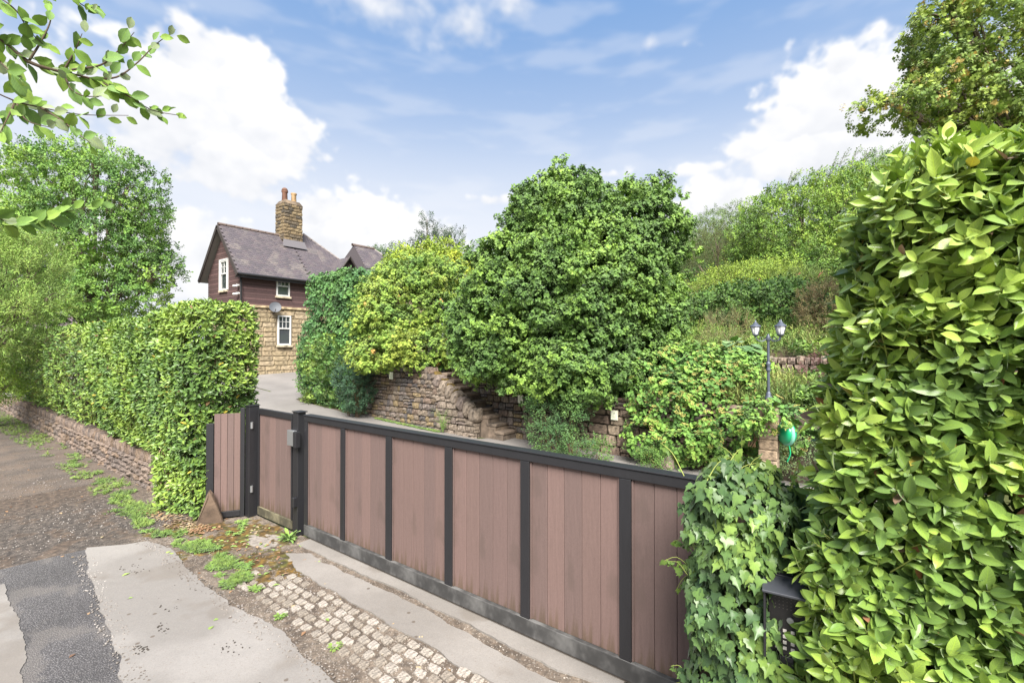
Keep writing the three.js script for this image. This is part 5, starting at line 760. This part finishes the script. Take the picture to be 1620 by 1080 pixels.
{ // far woodland on the hill
  const g = new THREE.Group(), r = random(44), pts = []; g.name = 'hillside_wood'; g.userData = { kind: 'stuff', label: 'far wooded hillside closing the view past the big tree', category: 'woodland' }; scene.add(g);
  for (let k = 0; k < 240; k++) { const d = 42 + 80 * r(), px = 1000 + 560 * r(), c = footOf(px, d); c.y += 0.6 + 1.4 * r(); const R = 2.2 + 2.0 * r(); for (let i = 0; i < 110; i++) { const a = new THREE.Vector3(r() - 0.5, r() - 0.35, r() - 0.5).normalize(), w = 0.85 + 0.3 * noise(a.x * 2 + k, a.y * 2, a.z * 2) + 0.08 * r(); pts.push({ p: c.clone().addScaledVector(a, R * w), n: a }); } }
  sprays('canopy', g, coarseSprig, dullMat, pts, { seed: 2, size: [0.9, 1.6], patch: 0.12, jitter: 0.6, palette: [[0.05, 0.12, 0.03], [0.085, 0.175, 0.036], [0.13, 0.23, 0.042], [0.18, 0.28, 0.05]] });
}
const shrubs = [
  ['bright_shrub', 'yellow green leafy shrub below the yew tree', [lobe(1170, 455, 19, 1.7, 0.75), lobe(1120, 470, 18, 1.0, 0.6), lobe(1210, 445, 20, 1.4, 0.7)], smallSprig, [[0.17, 0.27, 0.03], [0.26, 0.36, 0.035]], 1500, [0.9, 1.4]],
  ['bramble_bank', 'dark leafy bramble bank behind the lamp post', [lobe(1190, 490, 15.5, 1.7, 0.7), lobe(1250, 505, 14.8, 1.0, 0.9), lobe(1130, 500, 15.5, 1.0, 0.6), lobe(1240, 480, 15.6, 1.0, 0.6)], ovalSprig, [[0.05, 0.12, 0.025], [0.08, 0.17, 0.03], [0.13, 0.24, 0.04]], 2000, [0.9, 1.3]],
  ['rust_shrub', 'russet tinged feathery shrub beside the laurel hedge', [lobe(1300, 500, 13, 0.55, 0.75), lobe(1320, 530, 12.6, 0.6, 0.6), lobe(1330, 480, 13.4, 0.7, 0.7)], narrowSprig, [[0.14, 0.16, 0.05], [0.22, 0.19, 0.08], [0.26, 0.2, 0.1]], 900, [0.6, 1.0]],
  ['rosebay_patch', 'green stems with pink flowers on the bank', [lobe(1260, 455, 18, 1.4, 0.5), lobe(1300, 462, 17.5, 1.2, 0.5)], narrowSprig, [[0.12, 0.2, 0.04], [0.2, 0.28, 0.05]], 600, [0.8, 1.2], [0.03, [0.55, 0.16, 0.16]]],
  ['climbing_hydrangea', 'climbing hydrangea with yellowish flower heads over the wall', [lobe(1060, 640, 10.9, 1.0, 0.75, 0.6), lobe(1130, 620, 10.8, 1.1, 0.7, 0.7), lobe(1175, 690, 9.9, 0.8, 0.42, 0.5), lobe(1245, 690, 9.5, 0.5, 0.33, 0.4), lobe(1030, 690, 10.8, 0.6, 0.45, 0.4), lobe(1100, 700, 10.2, 0.8, 0.4, 0.5), lobe(1020, 610, 11.6, 0.8, 0.5, 0.6), lobe(1090, 580, 11.6, 1.0, 0.45, 0.7), lobe(1160, 590, 11.4, 0.9, 0.4, 0.6), lobe(1160, 720, 9.9, 0.5, 0.35, 0.4), lobe(1190, 668, 8.7, 0.34, 0.2, 0.3), lobe(1235, 662, 8.7, 0.32, 0.2, 0.3), lobe(1290, 680, 9.6, 0.4, 0.32, 0.35), lobe(1130, 655, 10.4, 0.7, 0.35, 0.4)], sprig(outlineLeaf([[0, 0], [0.3, -0.06], [0.46, 0.2], [0.42, 0.5], [0.22, 0.78], [0, 1]], 0.08, 0.2, 0.3), 9, 0.16, { seed: 13, scatter: 0.12, open0: 1.5, open1: 0.9 }), [[0.07, 0.17, 0.033], [0.12, 0.25, 0.038], [0.19, 0.33, 0.046]], 4200, [0.7, 1.1]],
  ['dark_bush', 'small dark evergreen bush at the foot of the ivy column', [lobe(565, 618, 15.6, 0.62, 0.7, 0.5), lobe(550, 600, 15.8, 0.45, 0.6)], sprig(smallLeaf, 12, 0.2, { seed: 33, scatter: 0.1 }), [[0.02, 0.07, 0.03], [0.035, 0.1, 0.04]], 800, [0.7, 1.1]],
  ['trailing_ivy', 'mound of ivy and stems trailing down the garden wall', [lobe(875, 690, 11.4, 0.55, 0.45, 0.3), lobe(860, 660, 11.6, 0.35, 0.6, 0.2), lobe(905, 705, 11.0, 0.5, 0.28, 0.3), lobe(900, 660, 11.3, 0.35, 0.5, 0.2)], smallSprig, [[0.04, 0.11, 0.03], [0.07, 0.16, 0.035], [0.11, 0.22, 0.04]], 700, [0.5, 0.9]],
  ['wall_weeds', 'small green weed clump at the wall foot under the parking plaque', [lobe(945, 716, 10.8, 0.22, 0.16)], smallSprig, [[0.08, 0.17, 0.03], [0.13, 0.25, 0.04]], 90, [0.5, 0.8]],
  ['wall_weeds', 'small green weed clump by the pale rock at the wall foot', [lobe(1035, 728, 10.2, 0.25, 0.17)], smallSprig, [[0.08, 0.17, 0.03], [0.13, 0.25, 0.04]], 90, [0.5, 0.8]],
  ['red_acer', 'small purple red shrub by the terrace wall', [lobe(1285, 605, 10.4, 0.4, 0.4), lobe(1310, 590, 10.6, 0.35, 0.4)], narrowSprig, [[0.12, 0.05, 0.05], [0.2, 0.1, 0.09]], 260, [0.5, 0.8]],
  ['sage_bush', 'grey green bush below the purple red shrub', [lobe(1275, 650, 9.8, 0.45, 0.4), lobe(1300, 680, 9.4, 0.4, 0.4), lobe(1255, 720, 9.2, 0.45, 0.3)], smallSprig, [[0.1, 0.16, 0.06], [0.16, 0.23, 0.08]], 500, [0.6, 0.9]],
  ['fennel_clump', 'tall feathery fennel clump on the bank', [lobe(1150, 520, 12.8, 0.55, 0.3), lobe(1140, 545, 12.4, 0.5, 0.25)], finePine, [[0.16, 0.22, 0.09], [0.3, 0.3, 0.12]], 260, [0.8, 1.3]],
  ['bank_plants', 'mixed low green plants between the hydrangea and the bramble bank', [lobe(1110, 545, 13, 0.9, 0.4), lobe(1190, 585, 11.8, 0.6, 0.25), lobe(1225, 540, 12.9, 0.7, 0.18), lobe(1280, 545, 12.9, 0.6, 0.15), lobe(1240, 620, 10.8, 0.5, 0.3), lobe(1070, 540, 13.5, 0.8, 0.5), lobe(1230, 530, 14, 1.1, 0.3), lobe(1300, 545, 13.6, 1.1, 0.35), lobe(1350, 530, 14, 1.2, 0.5)], narrowSprig, [[0.12, 0.22, 0.04], [0.19, 0.32, 0.05], [0.27, 0.34, 0.07]], 2200, [0.5, 0.9]],
];
for (const [n, lb, lobes, sp, pal, cnt, size, odd] of shrubs) {
  const [lo, hi] = bounds(lobes), c = lobes[0][0], g = thing(n, lb, n.includes('weed') || n.includes('plants') ? 'plant' : 'shrub', new THREE.Vector3(c.x, groundY(c.x, -c.z), c.z)), r = random(cnt), stems = [];
  const pts = scatter(union(lobes.map(([q, rad]) => ellipsoid(q, rad))), lo, hi, cnt, { seed: cnt + 3, depth: 0.14, amp: 0.14, freq: 1.9, fill: 0.03, gap: -0.45, gapFreq: 2 });
  for (const [q, rad] of lobes) for (let k = 0; k < 4; k++) { const a = new THREE.Vector3(q.x + 0.2 * (r() - 0.5), Math.max(groundY(q.x, -q.z), q.y - rad[1] * 2) - 0.05, q.z), b = q.clone().add(new THREE.Vector3(r() - 0.5, r() * 0.6, r() - 0.5).multiply(new THREE.Vector3(...rad))); stems.push(tube([a, a.clone().lerp(b, 0.5).add(new THREE.Vector3(0.05, 0.05, 0)), b], 0.012, 0.004, 4, 4)); }
  part('stems', merged(stems), twigMat, g, 'stuff'); sprays('foliage', g, sp, n === 'trailing_ivy' || n === 'dark_bush' ? plainMat : dullMat, pts, { seed: cnt, size, up: 0.45, patch: 1.5, palette: pal, odd });
  if (n === 'climbing_hydrangea') { const fl = new THREE.BufferGeometry(), p = [], rr = random(6); for (let k = 0; k < 22; k++) { const a = rr() * 6.28, q = 0.06 * Math.sqrt(rr()), x = Math.cos(a) * q, z = Math.sin(a) * q, y = 0.06 + 0.01 * rr(), s = 0.012; p.push(x - s, y, z, x + s, y, z - s * 0.4, x, y + 0.004, z + s); } fl.setAttribute('position', new THREE.Float32BufferAttribute(p, 3)); fl.computeVertexNormals(); const near = pts.filter((q) => q.d > -0.12 && r() < 0.42 + 0.5 * noise(q.p.x, q.p.y, q.p.z)); sprays('flower_heads', g, fl, std({ color: 0xffffff, side: THREE.DoubleSide }), near.map((q) => ({ p: q.p.clone().addScaledVector(q.n, 0.07), n: q.n })), { seed: 4, size: [0.8, 1.3], up: 0.8, jitter: 0.6, palette: [[0.26, 0.24, 0.06], [0.36, 0.34, 0.09], [0.28, 0.2, 0.07]] }); }
}
{ // rhubarb-like plant with big leaves, each a part
  const c = footOf(1160, 11.9), g = thing('big_leaf_plant', 'broad leaved green plant beside the lamp post', 'plant', c), r = random(3), leafG = outlineLeaf([[0, 0], [0.35, -0.1], [0.5, 0.15], [0.46, 0.5], [0.25, 0.85], [0, 1]], 0.34, 0.2, 0.3), m0 = [[0.07, 0.19, 0.03], [0.1, 0.25, 0.036], [0.14, 0.3, 0.045]].map((x) => leafMat({ map: ivyLeafMap, gloss: 0.3, color: new THREE.Color().setRGB(...x) })), mid = at(1160, 560, 11.9), st = [];
  for (let k = 0; k < 46; k++) { const a = new THREE.Vector3(r() - 0.5, r() - 0.25, r() - 0.5).normalize(), p = mid.clone().add(a.clone().multiply(new THREE.Vector3(0.6, 0.34, 0.5))), m = shadows(new THREE.Mesh(leafG, m0[k % 3])); m.name = 'leaf'; m.applyMatrix4(place(p.clone().sub(c), a.clone().setY(a.y * 0.3 - 0.2), a.clone().setY(0.8), 0.6 + 0.5 * r())); g.add(m); st.push(tube([c.clone().setY(c.y - 0.05), c.clone().lerp(p, 0.5).setY(p.y - 0.05), p], 0.012, 0.006, 4, 4)); }
  part('stalks', merged(st), greenStem, g, 'stuff');
}
{ // spiky plant on the terrace
  const c = at(1280, 566, 12.9), g = thing('spiky_plant', 'spiky sword leaved plant on top of the terrace wall', 'plant', c), b = blade(0.5, 0.035, { rows: 4, cols: 2, curl: 0.5, fold: 0.3 }), r = random(4), m = [[0.08, 0.17, 0.04], [0.12, 0.22, 0.05]].map((x) => leafMat({ color: new THREE.Color().setRGB(...x) }));
  for (let k = 0; k < 34; k++) { const a = r() * 6.28, t = 0.25 + 0.9 * r(), dir = new THREE.Vector3(Math.cos(a) * Math.sin(t), Math.cos(t), Math.sin(a) * Math.sin(t)), q = shadows(new THREE.Mesh(b, m[k % 2])); q.name = 'leaf'; q.applyMatrix4(place(new THREE.Vector3(0.1 * (r() - 0.5), -0.02, 0.1 * (r() - 0.5)), dir, new THREE.Vector3(0, 1, 0).addScaledVector(dir, -0.9), 0.7 + 0.5 * r())); g.add(q); }
}
// fern by the stair
{
  const c = W(-9.75, driveY(-9.75) + 0.02, 9.78), g = thing('fern', 'bright green fern growing against the stair parapet', 'fern', c), r = random(2), pin = blade(0.09, 0.026, { rows: 1, cols: 2, fold: 0.2 }), list = [];
  for (let k = 0; k < 26; k++) { const a = r() * 6.28, reach = 0.2 + 0.28 * r(), h = 0.3 + 0.45 * r(), tipP = new THREE.Vector3(Math.cos(a) * reach, h, Math.abs(Math.sin(a)) * reach * 0.7), midP = new THREE.Vector3(tipP.x * 0.35, h * 0.8, tipP.z * 0.35), cv = new THREE.CatmullRomCurve3([new THREE.Vector3(0, 0, 0), midP, tipP]); list.push(tube([new THREE.Vector3(0, 0, 0), midP, tipP], 0.004, 0.001, 3, 5)); for (let i = 3; i < 18; i++) for (const s of [-1, 1]) { const t = i / 18, p = cv.getPoint(t), tg = cv.getTangent(t), sd = new THREE.Vector3(-tg.z, 0, tg.x).normalize().multiplyScalar(s).addScaledVector(tg, 0.5), q = pin.clone(); q.applyMatrix4(place(p, sd, new THREE.Vector3(0, 1, 0.3), (1.1 - t) * 1.1)); list.push(q); } }
  part('fronds', merged(list), leafMat({ color: new THREE.Color().setRGB(0.2, 0.36, 0.05) }), g).position.set(0, 0, 0);
}
// sycamore overhanging from beyond the laurel
{
  const B = footOf(1830, 11, 1.5);
  tree('sycamore_tree', 'sycamore boughs with seed bunches reaching over the tall laurel', 'tree', B, [lobe(1620, 90, 10.5, 1.9, 1.7, 1.5), lobe(1540, 60, 10.2, 1.15, 1.1, 1.0), lobe(1500, 150, 10, 0.75, 0.8, 0.7), lobe(1560, 170, 10, 0.9, 0.7), lobe(1420, 172, 10, 0.75, 0.24, 0.5), lobe(1500, 218, 9.9, 0.55, 0.36, 0.5), lobe(1590, 215, 10, 0.9, 0.6), lobe(1500, 20, 10.2, 0.4, 0.5)], { seed: 221, trunk: 0.2, hub: 0.55, count: 7500, sprig: mapleSprig, mat: dullMat, branches: 6, scatter: { amp: 0.22, depth: 0.2, freq: 1.6, gap: -0.08, gapFreq: 1.9, fill: 0.0 }, spray: { size: [0.45, 0.75], out: 0.7, up: 0.2, jitter: 1, palette: [[0.11, 0.19, 0.03], [0.18, 0.27, 0.036], [0.26, 0.34, 0.045]], odd: [0.06, [0.36, 0.28, 0.07]] } });
}
// willow branch hanging into view close by
{
  const t0 = new THREE.Vector3(-3.4, 0, 1.2), g = thing('overhanging_branch', 'leafy willow branch hanging close above the lane hedge', 'branch', t0), r = random(6), wood = [], leafG = [blade(0.078, 0.046, { rows: 4, cols: 4, fold: 0.15, curl: 0.2, widest: 0.55, wave: 0.03 }), blade(0.068, 0.042, { rows: 4, cols: 4, fold: 0.3, curl: 0.1, widest: 0.55, wave: 0.03 })];
  const mats = [[0.14, 0.27, 0.035], [0.2, 0.36, 0.042], [0.26, 0.42, 0.055], [0.28, 0.36, 0.18], [0.18, 0.33, 0.07]].map((c) => leafMat({ map: laurelLeafMap, gloss: 0.2, sheen: 0.5, color: new THREE.Color().setRGB(...c) }));
  const darkTwig = std({ color: colour(78, 66, 52), roughness: 1 });
  const runs = [
    [[-330, -60, 1.9], [-60, 28, 1.9], [0, 62, 1.95], [40, 95, 2.0], [95, 112, 2.05], [140, 122, 2.1], [200, 150, 2.15], [236, 172, 2.2], [288, 182, 2.25]], [[140, 122, 2.1], [180, 120, 2.12], [212, 98, 2.15], [242, 68, 2.18], [274, 44, 2.2]], [[110, 108, 2.05], [160, 98, 2.0], [185, 75, 2.0], [208, 48, 2.0]],
    [[-60, 28, 1.9], [-30, 130, 1.9], [20, 158, 1.95], [60, 168, 2.0], [120, 179, 2.05], [200, 181, 2.1]], [[60, 168, 2.0], [95, 190, 2.0], [125, 214, 2.0], [140, 225, 2.0]], [[-60, 28, 1.9], [-20, -10, 1.85], [20, 14, 1.85], [40, 45, 1.9], [66, 70, 1.95]], [[-60, 28, 1.9], [-50, 240, 1.8], [-20, 335, 1.8], [20, 352, 1.85], [60, 346, 1.9], [100, 335, 1.95], [160, 322, 2.0]], [[-60, 28, 1.9], [30, -30, 2.0], [100, -14, 2.05], [128, 6, 2.1], [146, 8, 2.1]], [[40, 95, 2.0], [60, 62, 2.02], [75, 25, 2.05], [70, 0, 2.05]], [[20, 158, 1.95], [10, 180, 1.9], [-5, 210, 1.85]], [[95, 112, 2.05], [110, 140, 2.02], [130, 150, 2.0], [160, 150, 2.0]], [[-60, 28, 1.9], [-10, 90, 1.75], [10, 110, 1.7], [30, 130, 1.7]], [[20, 158, 1.95], [40, 190, 1.9], [75, 200, 1.9]], [[95, 112, 2.05], [115, 75, 2.05], [125, 50, 2.05]],
  ];
  runs.forEach((run, ri) => {
    const pts = run.map(([x, y, d]) => at(x, y, d)), cv = new THREE.CatmullRomCurve3(pts), L = cv.getLength(); wood.push(tube(pts, ri === 0 ? 0.012 : 0.005, 0.0012, 5, 24));
    const n = Math.round(L / 0.031); for (let k = 0; k < n; k++) { const t = (k + 0.6) / n, p = cv.getPoint(t).add(new THREE.Vector3(r() - 0.5, r() - 0.5, r() - 0.5).multiplyScalar(0.035)), [x] = seenAt(p); if (x < -40) continue; const tg = cv.getTangent(t), side = new THREE.Vector3().crossVectors(tg, UP).normalize().multiplyScalar(k % 2 ? 1 : -1), tip = tg.clone().multiplyScalar(0.55 + 0.4 * r()).addScaledVector(side, 0.6 * r()).addScaledVector(UP, (k % 2 ? 0.55 : -0.5) + 1.1 * (r() - 0.5)), face = new THREE.Vector3(r() - 0.5, 0.6 * r(), r() - 0.5).addScaledVector(p.clone().sub(camera.position).normalize(), -0.75), m = shadows(new THREE.Mesh(leafG[k % 2], mats[Math.floor(r() * 5)])); m.name = 'leaf'; m.applyMatrix4(place(p.clone().sub(t0), tip, face, (0.62 + 0.5 * r()) * (t > 0.85 ? 0.75 : 1))); g.add(m); }
  });
  const a = at(-330, -60, 1.9); wood.push(tube([t0.clone(), t0.clone().lerp(a, 0.5).add(new THREE.Vector3(-0.15, 0, 0)), a], 0.06, 0.014, 8, 10)); part('wood', merged(wood), darkTwig, g);
}
// ---------- grass, weeds, fallen leaves and grit
const grassTuft = (() => { const r = random(5), l = []; for (let k = 0; k < 12; k++) { const b = blade(0.07 + 0.06 * r(), 0.007, { rows: 2, cols: 1, curl: 0.4, fold: 0 }); const a = r() * 6.28, t = 0.2 + 0.7 * r(); b.applyMatrix4(place(new THREE.Vector3(0.03 * (r() - 0.5), 0, 0.03 * (r() - 0.5)), new THREE.Vector3(Math.cos(a) * Math.sin(t), Math.cos(t), Math.sin(a) * Math.sin(t)), new THREE.Vector3(0, 1, 0.2), 1)); l.push(b); } return merged(l); })();
const rosette = (() => { const r = random(6), l = []; for (let k = 0; k < 12; k++) { const b = blade(0.07 + 0.04 * r(), 0.026, { rows: 3, cols: 2, curl: 0.3, wave: 0.04, widest: 0.6 }); const a = k * 2.4, t = 0.9 + 0.45 * r(); b.applyMatrix4(place(new THREE.Vector3(0, 0.005, 0), new THREE.Vector3(Math.cos(a) * Math.sin(t), Math.cos(t), Math.sin(a) * Math.sin(t)), new THREE.Vector3(0, 1, 0), 1)); l.push(b); } return merged(l); })();
function stuffGroup(name, label, category) { const g = new THREE.Group(); g.name = name; g.userData = { kind: 'stuff', label, category }; scene.add(g); return g; }
{
  const g = stuffGroup('grass_verge', 'grass and weeds along the dirt edge from the lane wall to the gate', 'grass'), r = random(8), grass = [], weeds = [];
  const line = [[-26, 2.75], [-20, 2.7], [-16, 2.6], [-13, 2.6], [-11.2, 2.55], [-9.9, 2.45], [-9.0, 2.4], [-8.3, 2.4], [-7.7, 2.48], [-7.1, 2.52], [-6.5, 2.5], [-6.0, 2.45], [-5.6, 2.42]];
  for (let k = 0; k < 3400; k++) { const t = r() * (line.length - 1), i = Math.floor(t), u = mix(line[i][0], line[i + 1][0], t - i), w = u < -9 ? 0.34 : 0.17, v = mix(line[i][1], line[i + 1][1], t - i) + w * (r() + r() - 1); if (noise(u * 1.1, v * 1.5, 4) + 0.35 * noise(u * 4, v * 4, 2) < (u < -9.5 ? 0.12 : -0.12)) continue; (r() < (u < -9 ? 0.7 : 0.42) ? grass : weeds).push({ p: W(u, 0.008, v), n: UP.clone() }); }
  for (const [u, v, n, s] of [[-6.35, 3.38, 16, 0.06], [-6.0, 2.62, 14, 0.1], [-5.7, 2.5, 12, 0.08], [-7.5, 3.3, 10, 0.12], [-7.2, 3.05, 8, 0.15], [-5.35, 2.45, 5, 0.05], [-4.6, 2.36, 3, 0.03], [-3.75, 2.4, 3, 0.03]]) for (let k = 0; k < n; k++) weeds.push({ p: W(u + s * (r() + r() - 1), 0.01, v + s * (r() + r() - 1)), n: UP.clone() });
  for (let k = 0; k < 500; k++) { const u = -12.9 + 3 * r(); weeds.push({ p: W(u, driveY(u) + 0.01, 9.78 + 0.1 * r() - 0.08 * r()), n: UP.clone() }); }
  for (let k = 0; k < 900; k++) grass.push({ p: W(-30 + 12 * r(), 0.01, 2.2 + 0.7 * r()), n: UP.clone() });
  sprays('grass', g, grassTuft, leafMat({ gloss: 0.1 }), grass, { seed: 4, size: [0.35, 0.85], out: 1, up: 1, jitter: 0.5, patch: 1.2, palette: [[0.1, 0.17, 0.03], [0.14, 0.22, 0.035], [0.2, 0.27, 0.055]] });
  sprays('weeds', g, rosette, leafMat({ gloss: 0.15 }), weeds, { seed: 5, size: [0.35, 0.8], out: 1, up: 1, jitter: 0.6, patch: 1.2, palette: [[0.1, 0.18, 0.03], [0.14, 0.25, 0.035], [0.21, 0.31, 0.055]] });
}
{
  const g = thing('dandelion_clump', 'leafy weed clump at the foot of the black gate post', 'plant', W(-6.33, 0.02, 3.36)), r = random(12), b = blade(0.2, 0.045, { rows: 4, cols: 2, curl: 0.35, wave: 0.05, widest: 0.65 }), m = [[0.17, 0.31, 0.05], [0.22, 0.37, 0.06]].map((x) => leafMat({ color: new THREE.Color().setRGB(...x) }));
  for (let k = 0; k < 22; k++) { const a = r() * 6.28, t = 0.35 + 0.9 * r(), q = shadows(new THREE.Mesh(b, m[k % 2])); q.name = 'leaf'; q.applyMatrix4(place(new THREE.Vector3(0.05 * (r() - 0.5), 0, 0.05 * (r() - 0.5)), new THREE.Vector3(Math.cos(a) * Math.sin(t), Math.cos(t), Math.sin(a) * Math.sin(t)), UP, 0.6 + 0.5 * r())); g.add(q); }
}
{
  const g = stuffGroup('leaf_litter', 'fallen leaves and grit scattered over lane and concrete', 'litter'), r = random(18), dead = [], green = [], grit = [], dark = [];
  for (let k = 0; k < 420; k++) { const u = -9.4 + 1.9 * r(); dead.push({ p: W(u, 0.012 + 0.02 * r(), 2.62 + 0.22 * (r() + r() - 1) + (u + 9) * 0.12), n: UP.clone() }); }
  for (let k = 0; k < 150; k++) dead.push({ p: W(-15 + 13 * r(), 0.014, 0.7 + 2.6 * r() ** 0.6), n: UP.clone() });
  for (let k = 0; k < 120; k++) (r() < 0.5 ? green : dead).push({ p: W(-8 + 2.6 * r(), 0.016, 2.5 + 0.9 * r()), n: UP.clone() });
  for (const [u, v] of [[-5.05, 1.93], [-4.95, 1.9], [-6.9, 1.75], [-7.2, 2.25], [-7.15, 2.22], [-5.25, 2.6], [-4.2, 2.6], [-6.2, 1.6]]) green.push({ p: W(u, 0.024, v), n: UP.clone() });
  for (let k = 0; k < 1300; k++) { const u = -10 + 8.6 * r(), v = 2.22 + 0.75 * r(); grit.push({ p: W(u, 0.006, v), n: UP.clone() }); } for (let k = 0; k < 1400; k++) { const u = -8 + 6.5 * r(), e = r() < 0.5; grit.push({ p: W(u, e ? 0.022 : 0.02, e ? 2.2 - 0.16 * r() ** 2 : 1.25 - (u + 5.5) * 0.1 + 0.2 * (r() - 0.3)), n: UP.clone() }); } for (let k = 0; k < 2600; k++) grit.push({ p: W(-16 + 7.6 * r(), 0.006, 0.2 + 2.4 * r()), n: UP.clone() });
  for (const [cu, cv, n, s] of [[-5.1, 1.37, 26, 0.1], [-5.3, 1.6, 16, 0.14], [-7.0, 1.8, 22, 0.3], [-4.5, 1.85, 20, 0.25], [-3.6, 1.7, 16, 0.4], [-5.8, 1.85, 14, 0.5]]) for (let k = 0; k < n; k++) dark.push({ p: W(cu + s * (r() + r() - 1), 0.024, cv + s * (r() + r() - 1) * 0.5), n: UP.clone() });
  const fallen = blade(0.05, 0.03, { rows: 2, cols: 2, fold: 0.2, curl: 0.3 }); fallen.rotateX(-Math.PI / 2 + 0.15); const pebble = new THREE.IcosahedronGeometry(0.5, 0); pebble.scale(1, 0.6, 0.8);
  sprays('dead_leaves', g, fallen, std({ color: 0xffffff, side: THREE.DoubleSide }), dead, { seed: 1, size: [0.5, 1.4], out: 1, up: 1, jitter: 0.5, palette: [[0.16, 0.08, 0.04], [0.25, 0.15, 0.08], [0.3, 0.25, 0.15], [0.12, 0.07, 0.045]] });
  sprays('green_leaves', g, fallen, leafMat(), green, { seed: 2, size: [0.8, 1.7], out: 1, up: 1, jitter: 0.4, palette: [[0.16, 0.28, 0.04], [0.3, 0.38, 0.08]] });
  sprays('grit', g, pebble, std({ color: 0xffffff, map: stoneMap }), grit, { seed: 3, size: [0.006, 0.026], out: 1, up: 1, jitter: 2, palette: [[0.14, 0.12, 0.1], [0.26, 0.23, 0.2], [0.4, 0.37, 0.34]] });
  sprays('dark_crumbs', g, pebble, std({ color: 0xffffff }), dark, { seed: 3, size: [0.006, 0.022], out: 1, up: 1, jitter: 2, palette: [[0.03, 0.025, 0.02], [0.06, 0.05, 0.04]] });
}
{ // planting on the bank behind the lamp
  const g = stuffGroup('bank_ground_cover', 'low leafy ground cover on the bank around the lamp post', 'ground cover'), r = random(28), a = [], b = [];
  for (let k = 0; k < 8000; k++) { const lower = r() < 0.34, u = lower ? -3.2 + 6 * r() : -7 + 12 * r(), v = lower ? 10.84 + 1.85 * r() : 12.95 + 9 * r() ** 1.3, q = { p: W(u, Math.max(v < 11.3 ? 1.36 : 0, groundY(u, v)) + 0.02, v), n: UP.clone() };  (noise(u * 0.7, v * 0.7, 3) > 0 ? a : b).push(q); }
  sprays('leafy_stems', g, ovalSprig, dullMat, a, { seed: 2, size: [0.6, 1.3], jitter: 1.3, palette: [[0.09, 0.18, 0.035], [0.15, 0.26, 0.045], [0.22, 0.34, 0.055]] }); sprays('grassy_stems', g, narrowSprig, dullMat, b, { seed: 3, size: [0.6, 1.4], jitter: 1.2, palette: [[0.12, 0.2, 0.045], [0.2, 0.28, 0.06], [0.28, 0.3, 0.09]] });
}
{ // pale rock at the wall foot
  const c = at(1055, 735, 10.3), g = new THREE.DodecahedronGeometry(0.16, 1), p = g.attributes.position; for (let i = 0; i < p.count; i++) { const x = p.getX(i), y = p.getY(i), z = p.getZ(i); const k = 1 + 0.25 * noise(x * 6, y * 6, z * 6); p.setXYZ(i, x * k, y * k * 1.2, z * k); } g.computeVertexNormals();
  const t = thing('loose_rock', 'pale loose rock at the foot of the garden wall', 'rock', new THREE.Vector3(c.x, 0, c.z)); const m = part('rock', g, stoneMats([[196, 176, 160]])[0], t); m.position.set(0, 0.12, 0);
}
renderer.render(scene, camera);
